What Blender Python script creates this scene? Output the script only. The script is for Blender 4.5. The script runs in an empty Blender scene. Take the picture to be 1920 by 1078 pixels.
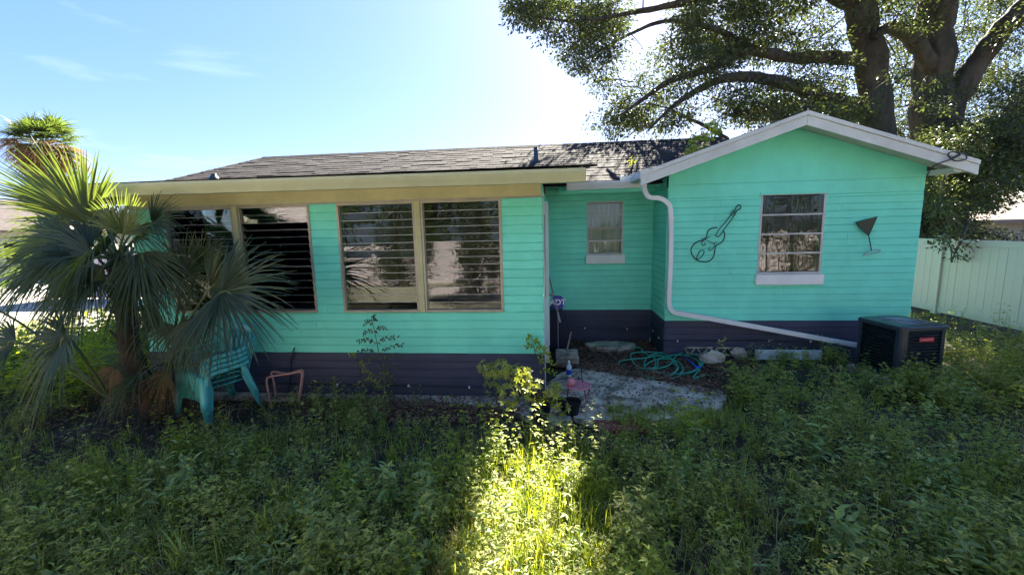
import bpy, math, random
import numpy as np
from mathutils import Vector, Matrix
random.seed(11); rng = np.random.default_rng(5)
S = bpy.context.scene
COL = S.collection

# ------------------------------------------------------------ camera, sky, sun, exposure
CAM_H = 2.05
FPX, CX, CY = 780.0, 960.0, 539.0
Dn = np.array([130.0, 5450.0, FPX]); Dn /= np.linalg.norm(Dn)
Fw = np.array([77.2, -(130.0*77.2 + FPX*FPX)/5450.0, FPX]); Fw /= np.linalg.norm(Fw)
RC = np.array([np.cross(Dn, Fw), Fw, -Dn])          # rows: world x, y, z seen in camera axes (right, down, forward)
cam_d = bpy.data.cameras.new('camera'); cam = bpy.data.objects.new('camera', cam_d); COL.objects.link(cam)
m = Matrix.Identity(4)
for i, v in enumerate((RC @ [1, 0, 0], RC @ [0, -1, 0], RC @ [0, 0, -1])):
    for j in range(3): m[j][i] = v[j]
m[2][3] = CAM_H
cam.matrix_world = m
cam_d.sensor_width = 36; cam_d.lens = FPX/1920*36; cam_d.clip_start = 0.05; cam_d.clip_end = 3000
S.camera = cam

SUN = Vector((0.29, 1.0, 0.76)).normalized()
ELEV = math.asin(SUN.z); AZ = math.atan2(SUN.x, SUN.y)
W = bpy.data.worlds.new('World'); S.world = W; W.use_nodes = True
wn = W.node_tree; bg = wn.nodes['Background']
sky = wn.nodes.new('ShaderNodeTexSky'); sky.sky_type = 'NISHITA'; sky.sun_disc = False
sky.sun_elevation = ELEV; sky.sun_rotation = AZ; sky.air_density = 1.0; sky.dust_density = 0.9; sky.ozone_density = 1.6
gm = wn.nodes.new("ShaderNodeGamma"); gm.inputs[1].default_value = 0.52; wn.links.new(sky.outputs[0], gm.inputs[0])
hv = wn.nodes.new("ShaderNodeHueSaturation"); hv.inputs["Saturation"].default_value = 1.62; wn.links.new(gm.outputs[0], hv.inputs["Color"])
mu = wn.nodes.new("ShaderNodeMix"); mu.data_type = "RGBA"; mu.blend_type = "MULTIPLY"; mu.inputs[0].default_value = 1; mu.inputs[7].default_value = (0.50, 0.575, 0.81, 1)
wn.links.new(hv.outputs[0], mu.inputs[6]); 
# faint streaks of high thin cloud
wt = wn.nodes.new('ShaderNodeTexCoord'); wp = wn.nodes.new('ShaderNodeMapping'); wp.inputs['Scale'].default_value = (1.6, 1.6, 9.0); wp.inputs['Rotation'].default_value = (0.06, 0.10, 0)
wz = wn.nodes.new('ShaderNodeTexNoise'); wz.inputs['Scale'].default_value = 1.7; wz.inputs['Detail'].default_value = 8; wz.inputs['Roughness'].default_value = 0.55; wz.inputs['Distortion'].default_value = 0.4
wr = wn.nodes.new('ShaderNodeMapRange'); wr.inputs[1].default_value = 0.58; wr.inputs[2].default_value = 0.80; wr.inputs[3].default_value = 0.0; wr.inputs[4].default_value = 0.16
wm_ = wn.nodes.new('ShaderNodeMix'); wm_.data_type = 'RGBA'; wm_.inputs[7].default_value = (3.0, 3.1, 3.2, 1)
wn.links.new(wt.outputs['Generated'], wp.inputs[0]); wn.links.new(wp.outputs[0], wz.inputs[0]); wn.links.new(wz.outputs[0], wr.inputs[0]); wn.links.new(wr.outputs[0], wm_.inputs[0])
wn.links.new(mu.outputs[2], wm_.inputs[6]); wn.links.new(wm_.outputs[2], bg.inputs[0]); bg.inputs[1].default_value = 0.071
sl = bpy.data.lights.new('sun', 'SUN'); sl.energy = 4.4; sl.angle = math.radians(0.53); sl.color = (1.0, 0.93, 0.80)
so = bpy.data.objects.new('sun', sl); COL.objects.link(so)
so.rotation_euler = SUN.to_track_quat('Z', 'Y').to_euler()
S.view_settings.view_transform = 'Standard'; S.view_settings.look = 'None'
S.view_settings.gamma = 1; S.view_settings.use_curve_mapping = False
S.view_settings.exposure = 3.52
S.render.engine = 'CYCLES'
S.cycles.max_bounces = 8; S.cycles.transparent_max_bounces = 16

def ray(u, v): return RC @ np.array([u-CX, v-CY, FPX])
def at(u, v, Y):
    r = ray(u, v); p = np.array([0, 0, CAM_H]) + r*Y/r[1]; return Vector(p)
def gnd(u, v, z=0.0):
    r = ray(u, v); p = np.array([0, 0, CAM_H]) + r*(z-CAM_H)/r[2]; return Vector(p)
def rnd(a, b): return random.uniform(a, b)

# ------------------------------------------------------------ materials
def mat(name, col, rough=0.8, metal=0.0, var=0.0, scale=8.0, bump=0.0, bscale=60.0, col2=None, spec=0.3, island=0.0,
        transl=0.0, tcol=None, stain=None, stretch=None, coat=0.0):
    """procedural material: base colour varied by noise, by piece (random per island / per object), with fine relief"""
    M = bpy.data.materials.new(name); M.use_nodes = True; N = M.node_tree; L = N.links
    b = N.nodes['Principled BSDF']; out = N.nodes['Material Output']
    b.inputs['Roughness'].default_value = rough; b.inputs['Metallic'].default_value = metal
    b.inputs['Specular IOR Level'].default_value = spec
    b.inputs['Coat Weight'].default_value = coat
    tc = N.nodes.new('ShaderNodeTexCoord'); src = tc.outputs['Object']
    if stretch:
        mp = N.nodes.new('ShaderNodeMapping'); mp.inputs['Scale'].default_value = stretch
        L.new(src, mp.inputs[0]); src = mp.outputs[0]
    cur = None
    c1 = (*col, 1); c2 = (*(col2 or [max(0, c*(1-var)) for c in col]), 1)
    n = N.nodes.new('ShaderNodeTexNoise'); n.inputs['Scale'].default_value = scale; n.inputs['Detail'].default_value = 6
    n.inputs['Roughness'].default_value = 0.65
    L.new(src, n.inputs[0])
    r = N.nodes.new('ShaderNodeMapRange'); r.inputs[1].default_value = 0.35; r.inputs[2].default_value = 0.68
    L.new(n.outputs[0], r.inputs[0])
    mx = N.nodes.new('ShaderNodeMix'); mx.data_type = 'RGBA'
    mx.inputs[6].default_value = c1; mx.inputs[7].default_value = c2
    if var > 0 or col2: L.new(r.outputs[0], mx.inputs[0])
    else: mx.inputs[0].default_value = 0
    cur = mx.outputs[2]
    if stain:
        n3 = N.nodes.new('ShaderNodeTexNoise'); n3.inputs['Scale'].default_value = stain[1]; n3.inputs['Detail'].default_value = 8
        n3.inputs['Roughness'].default_value = 0.75
        L.new(src, n3.inputs[0])
        r3 = N.nodes.new('ShaderNodeMapRange'); r3.inputs[1].default_value = stain[2]; r3.inputs[2].default_value = stain[2]+0.12
        L.new(n3.outputs[0], r3.inputs[0])
        ms = N.nodes.new('ShaderNodeMath'); ms.operation = 'MULTIPLY'; ms.inputs[1].default_value = stain[3]; L.new(r3.outputs[0], ms.inputs[0])
        m3 = N.nodes.new('ShaderNodeMix'); m3.data_type = 'RGBA'; L.new(ms.outputs[0], m3.inputs[0]); L.new(cur, m3.inputs[6])
        m3.inputs[7].default_value = (*stain[0], 1); cur = m3.outputs[2]
    if island > 0:
        g = N.nodes.new('ShaderNodeNewGeometry'); oi = N.nodes.new('ShaderNodeObjectInfo')
        ad = N.nodes.new('ShaderNodeMath'); ad.operation = 'ADD'; L.new(g.outputs['Random Per Island'], ad.inputs[0]); L.new(oi.outputs['Random'], ad.inputs[1])
        fr = N.nodes.new('ShaderNodeMath'); fr.operation = 'FRACT'; L.new(ad.outputs[0], fr.inputs[0])
        mr = N.nodes.new('ShaderNodeMapRange'); mr.inputs[3].default_value = 1-island; mr.inputs[4].default_value = 1+island
        L.new(fr.outputs[0], mr.inputs[0])
        hs = N.nodes.new('ShaderNodeHueSaturation'); L.new(cur, hs.inputs['Color']); L.new(mr.outputs[0], hs.inputs['Value'])
        if transl > 0:
            mh = N.nodes.new('ShaderNodeMapRange'); mh.inputs[3].default_value = 0.485; mh.inputs[4].default_value = 0.515
            ml = N.nodes.new('ShaderNodeMath'); ml.operation = 'MULTIPLY'; ml.inputs[1].default_value = 7.31; L.new(fr.outputs[0], ml.inputs[0])
            f2 = N.nodes.new('ShaderNodeMath'); f2.operation = 'FRACT'; L.new(ml.outputs[0], f2.inputs[0])
            L.new(f2.outputs[0], mh.inputs[0]); L.new(mh.outputs[0], hs.inputs['Hue'])
        cur = hs.outputs[0]
    L.new(cur, b.inputs['Base Color'])
    if bump > 0:
        n2 = N.nodes.new('ShaderNodeTexNoise'); n2.inputs['Scale'].default_value = bscale; n2.inputs['Detail'].default_value = 5
        L.new(src, n2.inputs[0])
        bp = N.nodes.new('ShaderNodeBump'); bp.inputs['Strength'].default_value = bump; bp.inputs['Distance'].default_value = 0.05 if name == 'oak_bark' else 0.01
        L.new(n2.outputs[0], bp.inputs['Height']); L.new(bp.outputs[0], b.inputs['Normal'])
    if transl > 0:
        t = N.nodes.new('ShaderNodeBsdfTranslucent'); ms_ = N.nodes.new('ShaderNodeMixShader'); ms_.inputs[0].default_value = transl
        mm = N.nodes.new('ShaderNodeMix'); mm.data_type = 'RGBA'; mm.blend_type = 'MULTIPLY'; mm.inputs[0].default_value = 1
        L.new(cur, mm.inputs[6]); mm.inputs[7].default_value = (*(tcol or (1.6, 1.9, 0.8)), 1)
        L.new(mm.outputs[2], t.inputs[0]); L.new(b.outputs[0], ms_.inputs[1]); L.new(t.outputs[0], ms_.inputs[2])
        L.new(ms_.outputs[0], out.inputs[0])
    return M

def glass_mat(name, refl, tint, rough=0.0):
    M = bpy.data.materials.new(name); M.use_nodes = True; N = M.node_tree; L = N.links
    for nn in list(N.nodes):
        if nn.type == 'BSDF_PRINCIPLED': N.nodes.remove(nn)
    out = N.nodes['Material Output']
    t = N.nodes.new('ShaderNodeBsdfTransparent'); t.inputs[0].default_value = (*tint, 1)
    g = N.nodes.new('ShaderNodeBsdfGlossy'); g.inputs['Roughness'].default_value = rough; g.inputs[0].default_value = (0.70, 0.74, 0.78, 1)
    tc = N.nodes.new('ShaderNodeTexCoord'); n = N.nodes.new('ShaderNodeTexNoise'); n.inputs['Scale'].default_value = 5
    bp = N.nodes.new('ShaderNodeBump'); bp.inputs['Strength'].default_value = 0.02; bp.inputs['Distance'].default_value = 0.02
    L.new(tc.outputs['Object'], n.inputs[0]); L.new(n.outputs[0], bp.inputs['Height']); L.new(bp.outputs[0], g.inputs['Normal'])
    f = N.nodes.new('ShaderNodeFresnel'); f.inputs[0].default_value = 1.5
    ad = N.nodes.new('ShaderNodeMath'); ad.operation = 'ADD'; ad.inputs[1].default_value = refl; ad.use_clamp = True
    L.new(f.outputs[0], ad.inputs[0])
    mx = N.nodes.new('ShaderNodeMixShader'); L.new(ad.outputs[0], mx.inputs[0]); L.new(t.outputs[0], mx.inputs[1]); L.new(g.outputs[0], mx.inputs[2])
    L.new(mx.outputs[0], out.inputs[0])
    return M

TURQ = mat('turquoise_paint', (0.18, 0.76, 0.57), 0.55, var=0.14, scale=2.2, bump=0.25, bscale=45, stain=((0.10, 0.34, 0.26), 17.0, 0.63, 0.6), spec=0.35, island=0.03)
SLATE = mat('slate_paint', (0.058, 0.063, 0.102), 0.6, var=0.25, scale=3, bump=0.25, bscale=45, stain=((0.11, 0.10, 0.09), 16.0, 0.64, 0.5), island=0.06)
GUTTER = mat('bounce_tinted_cream_enamel', (0.50, 0.50, 0.30), 0.45, var=0.15, scale=2.5, stain=((0.16, 0.15, 0.08), 14.0, 0.66, 0.6), spec=0.4)  # off-white with the yellow-green tint of bounced light put into the colour
FRIEZE = mat('bounce_tinted_cream_paint', (0.52, 0.50, 0.27), 0.65, var=0.22, scale=3, bump=0.2, stain=((0.18, 0.17, 0.09), 10.0, 0.60, 0.6))  # yellowish light from below is part of this base colour too
WHITE = mat('white_paint', (0.72, 0.73, 0.70), 0.45, var=0.12, scale=3, stain=((0.30, 0.30, 0.24), 18.0, 0.64, 0.5), spec=0.4)
RAKE = mat('weathered_white_fascia', (0.62, 0.63, 0.58), 0.6, var=0.2, scale=2.5, stain=((0.24, 0.25, 0.19), 12.0, 0.60, 0.55))
SHING = mat('asphalt_shingle', (0.052, 0.046, 0.044), 0.95, var=0.4, scale=14, bump=0.5, bscale=220, island=0.22, spec=0.15)
ROOFB = mat('roof_felt', (0.035, 0.032, 0.032), 0.95)
ALU = mat('weathered_aluminium', (0.36, 0.33, 0.26), 0.45, metal=0.35, var=0.25, scale=6)
ALU2 = mat('grey_aluminium', (0.42, 0.43, 0.42), 0.45, metal=0.4, var=0.2, scale=6)
GLASS = glass_mat('window_glass', 0.0, (0.86, 0.90, 0.88))
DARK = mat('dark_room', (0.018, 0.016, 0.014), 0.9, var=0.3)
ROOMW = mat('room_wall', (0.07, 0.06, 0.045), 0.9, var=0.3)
CURT = mat('pale_curtain', (0.60, 0.60, 0.52), 0.9, var=0.2, scale=3, stretch=(12, 1, 0.6))
CURTD = mat('grey_curtain', (0.05, 0.047, 0.055), 0.9, var=0.3, scale=3, stretch=(12, 1, 0.6))
BLIND = mat('blind_slat_plastic', (0.62, 0.60, 0.50), 0.6)
WIRE = mat('black_wire', (0.012, 0.013, 0.013), 0.45, spec=0.5)
MART = mat('dark_green_glass_panel', (0.018, 0.035, 0.02), 0.5, var=0.6, scale=60, col2=(0.06, 0.06, 0.03))
CONC = mat('weathered_concrete', (0.68, 0.54, 0.40), 0.92, var=0.5, scale=2.6, bump=0.6, bscale=30, stain=((0.12, 0.10, 0.07), 4.0, 0.47, 0.9))
CONC2 = mat('pale_concrete', (0.36, 0.34, 0.30), 0.9, var=0.2, scale=1.2, bump=0.2)
SOIL = mat('dark_soil', (0.075, 0.055, 0.036), 0.98, var=0.5, scale=3.5, bump=0.9, bscale=25, col2=(0.022, 0.026, 0.012))
LITTER = mat('fallen_leaf', (0.22, 0.11, 0.065), 0.85, island=0.6, var=0.3, scale=30)
LITTER2 = mat('dry_twig', (0.16, 0.12, 0.08), 0.85, island=0.4)
VINYL = mat('white_vinyl', (0.55, 0.46, 0.46), 0.5, var=0.12, scale=0.8, stain=((0.26, 0.27, 0.13), 1.0, 0.57, 0.6), spec=0.4, stretch=(1, 1, 0.35))
BARK = mat('oak_bark', (0.095, 0.08, 0.065), 0.95, var=0.75, scale=4, bump=1.0, bscale=9, stretch=(1, 1, 0.3), stain=((0.05, 0.055, 0.04), 2.2, 0.5, 0.8))
TWIG = mat('twig_bark', (0.09, 0.075, 0.055), 0.9, var=0.3)
OAKL = mat('oak_leaf', (0.050, 0.070, 0.026), 0.5, island=0.55, transl=0.36, tcol=(1.7, 1.55, 0.75), spec=0.5)
LEAFA = mat('weed_leaf', (0.25, 0.270, 0.060), 0.6, island=0.45, transl=0.38, tcol=(2.0, 2.0, 0.7), spec=0.45)
LEAFB = mat('blue_green_weed_leaf', (0.215, 0.270, 0.085), 0.6, island=0.4, transl=0.35, tcol=(1.9, 2.0, 0.8), spec=0.45)
GRASSM = mat('grass_blade', (0.25, 0.28, 0.06), 0.5, island=0.45, transl=0.42, tcol=(2.1, 2.0, 0.6), spec=0.4)
LIMEG = mat('sunlit_grass_blade', (0.19, 0.25, 0.035), 0.5, island=0.4, transl=0.5, tcol=(1.7, 1.55, 0.5), spec=0.3)  # separate yellow-green grass for the sunlit patch, its sunny tone put into the colour
DRYG = mat('dry_grass_blade', (0.36, 0.28, 0.15), 0.8, island=0.4, transl=0.25, tcol=(1.3, 1.2, 0.8))
LIMEL = mat('lime_green_leaf', (0.23, 0.28, 0.035), 0.5, island=0.35, transl=0.5, tcol=(2.0, 1.9, 0.5), spec=0.4)
PALML = mat('palm_blade', (0.052, 0.075, 0.032), 0.42, island=0.3, transl=0.42, tcol=(2.8, 2.8, 0.8), spec=0.5)
PALMY = mat('sunlit_palm_blade', (0.095, 0.135, 0.035), 0.42, island=0.3, transl=0.40, tcol=(1.9, 1.75, 0.7), spec=0.5)  # yellower, paler copy of the palm blade: sunlight on upper fronds put into colour
PALMD = mat('dead_palm_blade', (0.17, 0.115, 0.06), 0.8, island=0.4, transl=0.3, tcol=(1.8, 1.3, 0.7))
PALMT = mat('palm_trunk', (0.085, 0.065, 0.045), 0.95, var=0.5, scale=12, bump=0.9, bscale=30)
PETI = mat('palm_stalk', (0.10, 0.13, 0.045), 0.5)
CHAIRM = mat('turquoise_plastic', (0.10, 0.50, 0.47), 0.38, var=0.12, scale=6, spec=0.5, stain=((0.10, 0.16, 0.12), 12, 0.62, 0.5))
PINKM = mat('pink_enamel', (0.62, 0.22, 0.25), 0.5, var=0.2, scale=20)
PINKT = mat('faded_pink_tube', (0.50, 0.26, 0.22), 0.5, var=0.3, scale=20)
HOSEM = mat('green_hose_rubber', (0.035, 0.32, 0.20), 0.4, spec=0.5)
BLUEM = mat('blue_plastic', (0.012, 0.06, 0.45), 0.4, spec=0.5)
SIGNB = mat('blue_sign_enamel', (0.008, 0.022, 0.28), 0.35, spec=0.5)
SIGNW = mat('white_sign_print', (0.75, 0.75, 0.78), 0.5)
BLACKP = mat('black_plastic', (0.012, 0.012, 0.014), 0.5, spec=0.4)
NAVYP = mat('dark_navy', (0.010, 0.012, 0.030), 0.5)
ACM = mat('dark_green_grey_steel', (0.022, 0.034, 0.045), 0.4, metal=0.0, var=0.15, spec=0.5, coat=0.2)
ACD = mat('black_coil', (0.006, 0.007, 0.009), 0.6)
BADGE = mat('red_badge', (0.45, 0.05, 0.07), 0.4)
WOOD = mat('grey_wood', (0.30, 0.24, 0.17), 0.8, var=0.3, scale=10, stretch=(8, 8, 1))
BRICKR = mat('red_brick', (0.25, 0.06, 0.05), 0.9, var=0.4, scale=20, bump=0.5)
FARL = mat('far_foliage', (0.055, 0.085, 0.020), 0.6, island=0.5, transl=0.4, tcol=(2.6, 2.5, 0.9))
NROOF = mat('neighbour_shingle', (0.22, 0.18, 0.155), 0.95, var=0.4, scale=6, island=0.2)
NWALL = mat('neighbour_wall', (0.36, 0.34, 0.29), 0.9, var=0.1)
LAWN = mat('rough_lawn', (0.07, 0.095, 0.03), 0.95, var=0.5, scale=1.5, bump=0.8, bscale=20, col2=(0.11, 0.10, 0.05))
BOTT = mat('white_bottle_plastic', (0.68, 0.70, 0.72), 0.4)

# ------------------------------------------------------------ mesh helpers
def wm(o):
    m = o.matrix_basis
    return wm(o.parent) @ o.matrix_parent_inverse @ m if o.parent else m
def kid(o, parent, local=False):
    """parent o; unless local, its vertices stay where they were written in world space"""
    o.parent = parent
    if not local: o.matrix_parent_inverse = wm(parent).inverted()
    return o
class MB:
    def __init__(s): s.v = []; s.f = []
    def add(s, vs, fs):
        n = len(s.v); s.v += [tuple(p) for p in vs]; s.f += [tuple(i+n for i in f) for f in fs]; return s
    def box(s, x0, x1, y0, y1, z0, z1, M=None):
        vs = [Vector((x, y, z)) for z in (z0, z1) for y in (y0, y1) for x in (x0, x1)]
        if M: vs = [M @ v for v in vs]
        return s.add(vs, [(0, 2, 3, 1), (4, 5, 7, 6), (0, 1, 5, 4), (2, 6, 7, 3), (0, 4, 6, 2), (1, 3, 7, 5)])
    def tube(s, pts, rad, n=8, closed=False, cap=True, sx=1.0, sy=1.0, up=None, sq=False):
        """sweep a round (or square, sq) section along pts; rad is a number or one per point"""
        pts = [Vector(p) for p in pts]; N = len(pts)
        if N < 2: return s
        rr = rad if hasattr(rad, '__len__') else [rad]*N
        nrm = None; base = len(s.v); rings = []
        for i, p in enumerate(pts):
            a = pts[i-1] if (i > 0 or closed) else pts[i]; b = pts[(i+1) % N] if (i < N-1 or closed) else pts[i]
            t = (b-a)
            if t.length < 1e-9: t = Vector((0, 0, 1))
            t.normalize()
            if nrm is None:
                u = Vector(up) if up else (Vector((0, 0, 1)) if abs(t.z) < .9 else Vector((0, 1, 0)))
                nrm = (u - t*u.dot(t)).normalized()
            else:
                if up: nrm = Vector(up)
                nrm = nrm - t*nrm.dot(t)
                if nrm.length < 1e-6: nrm = t.orthogonal()
                nrm.normalize()
            bi = t.cross(nrm)
            for k in range(n):
                an = 2*math.pi*(k + (.5 if sq else 0))/n
                q = 1.414 if sq else 1
                s.v.append(tuple(p + nrm*math.cos(an)*rr[i]*sy*q + bi*math.sin(an)*rr[i]*sx*q))
        for i in range(N if closed else N-1):
            j = (i+1) % N
            for k in range(n):
                l = (k+1) % n
                s.f.append((base+i*n+k, base+i*n+l, base+j*n+l, base+j*n+k))
        if cap and not closed:
            s.f.append(tuple(base+k for k in reversed(range(n)))); s.f.append(tuple(base+(N-1)*n+k for k in range(n)))
        return s
    def prism(s, poly, y0, y1, axis='y'):
        """poly in (a,b); extruded along axis"""
        n = len(poly); vs = []
        for t in (y0, y1):
            for a, b in poly:
                vs.append((a, t, b) if axis == 'y' else ((t, a, b) if axis == 'x' else (a, b, t)))
        return s.add(vs, [tuple(range(n)), tuple(range(2*n-1, n-1, -1))] + [(i, n+i, n+(i+1) % n, (i+1) % n) for i in range(n)])
    def lathe(s, c, prof, n=16, ax=None):
        M = Matrix.Translation(c)
        if ax: M = M @ Vector(ax).to_track_quat('Z', 'Y').to_matrix().to_4x4()
        b = len(s.v)
        for r, z in prof:
            for k in range(n):
                a = 2*math.pi*k/n; s.v.append(tuple(M @ Vector((r*math.cos(a), r*math.sin(a), z))))
        for i in range(len(prof)-1):
            for k in range(n):
                l = (k+1) % n; s.f.append((b+i*n+k, b+i*n+l, b+(i+1)*n+l, b+(i+1)*n+k))
        return s
    def build(s, name, mt, parent=None, smooth=False, bevel=0, loc=None, local=False):
        me = bpy.data.meshes.new(name); me.from_pydata(s.v, [], s.f); me.validate()
        if smooth: me.polygons.foreach_set('use_smooth', [True]*len(me.polygons))
        me.materials.append(mt)
        o = bpy.data.objects.new(name, me); COL.objects.link(o)
        if parent: kid(o, parent, local)
        if loc: o.location = loc
        if bevel:
            b = o.modifiers.new('bevel', 'BEVEL'); b.width = bevel; b.segments = 2; b.limit_method = 'ANGLE'
        return o
def tag(o, label=None, cat=None, group=None, kind=None):
    if label: o['label'] = label
    if cat: o['category'] = cat
    if group: o['group'] = group
    if kind: o['kind'] = kind
    return o
def empty(name, loc=(0, 0, 0), label=None, cat=None, group=None):
    o = bpy.data.objects.new(name, None); COL.objects.link(o); o.location = loc; o.empty_display_size = .2
    return tag(o, label, cat, group)
def spline(pts, n=8):
    P = [Vector(p) for p in pts]; P = [P[0]*2-P[1]] + P + [P[-1]*2-P[-2]]; out = []
    for i in range(1, len(P)-2):
        for k in range(n):
            t = k/n; a, b, c, d = P[i-1:i+3]
            out.append(.5*((2*b) + (c-a)*t + (2*a-5*b+4*c-d)*t*t + (3*b-a-3*c+d)*t**3))
    out.append(P[-2]); return out
def npmesh(name, V, F, mt, parent=None, smooth=False, mats=None, mi=None):
    """big triangle meshes from numpy arrays"""
    me = bpy.data.meshes.new(name); V = np.asarray(V, np.float32); F = np.asarray(F, np.int32)
    me.vertices.add(len(V)); me.vertices.foreach_set('co', V.ravel())
    me.loops.add(F.size); me.loops.foreach_set('vertex_index', F.ravel())
    me.polygons.add(len(F)); me.polygons.foreach_set('loop_start', np.arange(0, F.size, F.shape[1], dtype=np.int32))
    me.polygons.foreach_set('loop_total', np.full(len(F), F.shape[1], np.int32))
    if smooth: me.polygons.foreach_set('use_smooth', np.ones(len(F), bool))
    if mats:
        for q in mats: me.materials.append(q)
        me.polygons.foreach_set('material_index', np.asarray(mi, np.int32))
    else: me.materials.append(mt)
    me.update(calc_edges=True)
    o = bpy.data.objects.new(name, me); COL.objects.link(o)
    if parent: kid(o, parent)
    return o
def unit(a): return a/np.maximum(np.linalg.norm(a, axis=-1, keepdims=True), 1e-9)
def leaf_arr(C, D, Nn, Ln, Wd, hi=False, fold=0.25, curl=0.15):
    """N leaves: base point C, direction D, face normal Nn, length, width -> verts, tris"""
    D = unit(D); Sd = unit(np.cross(D, Nn)); U = np.cross(Sd, D); Ln = Ln[:, None]; Wd = Wd[:, None]; n = len(C)
    def P(t, s, h): return C + D*Ln*t + Sd*Wd*s*.5 + U*(Wd*h - Ln*curl*t*t)
    if hi:
        V = np.stack([P(0, 0, 0), P(.28, -.85, fold), P(.28, .85, fold), P(.5, 0, 0), P(.62, -.8, fold), P(.62, .8, fold), P(1, 0, 0)], 1)
        T = np.array([(0, 3, 1), (0, 2, 3), (1, 3, 4), (2, 5, 3), (4, 3, 6), (3, 5, 6)])
    else:
        V = np.stack([P(0, 0, 0), P(.42, -1, fold), P(1, 0, 0), P(.42, 1, fold)], 1)
        T = np.array([(0, 2, 1), (0, 3, 2)])
    k = V.shape[1]
    F = (T[None] + (np.arange(n)*k)[:, None, None]).reshape(-1, 3)
    return V.reshape(-1, 3), F
def blade_arr(B, D, Ln, Wd, droop, seg=4, face=None):
    """grass-like blades: base B, start direction D, length, width, droop (bend down amount)"""
    n = len(B); D = unit(D); Z = np.array([0, 0, 1.0])
    Sd = unit(np.cross(D, Z) + 1e-4) if face is None else unit(np.cross(D, face))
    rows = []
    for i in range(seg+1):
        t = i/seg
        p = B + D*(Ln*t)[:, None]; p = p - Z*(droop*Ln*t*t)[:, None]
        w = Wd*(1-t**1.6)*.5 if i < seg else Wd*0
        if i < seg: rows += [p - Sd*w[:, None], p + Sd*w[:, None]]
        else: rows += [p]
    V = np.stack(rows, 1); k = V.shape[1]; T = []
    for i in range(seg-1): T += [(2*i, 2*i+1, 2*i+3), (2*i, 2*i+3, 2*i+2)]
    T += [(2*seg-2, 2*seg-1, 2*seg)]
    F = (np.array(T)[None] + (np.arange(n)*k)[:, None, None]).reshape(-1, 3)
    return V.reshape(-1, 3), F
class Acc:
    def __init__(s): s.V = []; s.F = []; s.M = []; s.n = 0
    def add(s, VF, mi=0):
        V, F = VF; s.V.append(V); s.F.append(F+s.n); s.M.append(np.full(len(F), mi)); s.n += len(V)
    def build(s, name, mats, parent=None):
        return npmesh(name, np.concatenate(s.V), np.concatenate(s.F), None, parent, mats=mats, mi=np.concatenate(s.M))
def rdir(n, zmin=-1, zmax=1):
    z = rng.uniform(zmin, zmax, n); a = rng.uniform(0, 2*math.pi, n); r = np.sqrt(1-z*z)
    return np.stack([r*np.cos(a), r*np.sin(a), z], 1)

# ------------------------------------------------------------ ground, slab, drive
def gz(x, y):
    return 0.03*math.sin(x*1.7+.4)*math.sin(y*1.3) + 0.02*math.sin(x*4.1)*math.cos(y*3.7)
def ground():
    xs = np.concatenate([np.linspace(-400, -14, 12), np.arange(-13, 13, .25), np.linspace(14, 400, 12)])
    ys = np.concatenate([np.linspace(-60, -7, 10), np.arange(-6, 16, .25), np.linspace(18, 900, 14)])
    V = []; 
    for y in ys:
        for x in xs:
            z = -0.02
            if -13 < x < 13 and -6 < y < 4.3: z += gz(x, y)*min(1, (4.3-y)*2)
            V.append((x, y, z-.02))
    nx = len(xs); F = [(j*nx+i, j*nx+i+1, (j+1)*nx+i+1, (j+1)*nx+i) for j in range(len(ys)-1) for i in range(nx-1)]
    b = MB(); b.add(V, F); return tag(b.build('ground', SOIL, smooth=True), kind='structure')
ground()
# rough lawn either side of the house and beyond
tag(MB().add([(-60, 8.2, -.012), (-8.2, 8.2, -.012), (-8.2, 60, -.012), (-60, 60, -.012)], [(0, 1, 2, 3)]).build('lawn', LAWN), kind='structure')
tag(MB().add([(-60, 6.3, -.004), (-9.3, 6.3, -.004), (-8.7, 14.5, -.004), (-60, 22.5, -.004)], [(0, 1, 2, 3)]).build('driveway', CONC2), kind='structure')
SAND = mat('pale_bounce_sand', (0.46, 0.42, 0.30), 0.95, var=0.35, scale=2.0, bump=0.5)
tag(MB().add([(-30, -3.5, .05), (30, -3.5, .05), (30, -.5, .05), (-30, -.5, .05), (-30, -16, .05), (30, -16, .05)], [(0, 1, 2, 3), (4, 5, 1, 0)]).build('added_bounce_sand', SAND), kind='structure')  # unseen pale sand added behind the camera to bounce light onto the facade
# irregular concrete slab in the notch
def slab():
    out = [(-.10, 4.62), (.30, 4.2), (.55, 4.05), (1.1, 4.25), (1.72, 4.45), (2.02, 4.9), (2.02, 5.12), (1.62, 5.30), (1.30, 5.42), (1.08, 5.70), (.70, 5.92), (.34, 5.93), (.05, 5.6), (-.10, 5.2)]
    P = []
    for i in range(len(out)):
        a = Vector(out[i]); b_ = Vector(out[(i+1) % len(out)])
        for k in range(6):
            q = a.lerp(b_, k/6); P.append((q.x + rnd(-.025, .025), q.y + rnd(-.025, .025)))
    o = MB().prism(P, -.03, .022, axis='z').build('patio', CONC); tag(o, kind='structure')
slab()
tag(MB().prism([(.95+.42*math.cos(a)*(1+.08*math.sin(3*a)), 7.0+.22*math.sin(a)) for a in np.linspace(0, 6.28, 18)[:-1]], -.02, .05, axis='z').build('concrete_patch', CONC), kind='structure')
# long footing ledge under the sunroom wall
tag(MB().prism([(-5.3, 4.79), (-5.3, 4.66), (-3.0, 4.63), (-1.5, 4.60), (-.7, 4.52), (-.15, 4.15), (.18, 4.18), (.12, 4.79)], -.03, .022, axis='z').build('footing', CONC), kind='structure')
tag(MB().prism([(.45, 3.98), (.95, 4.02), (1.0, 4.25), (.4, 4.2)], -.02, .03, axis='z').build('brick_edging', BRICKR), kind='structure')

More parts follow.
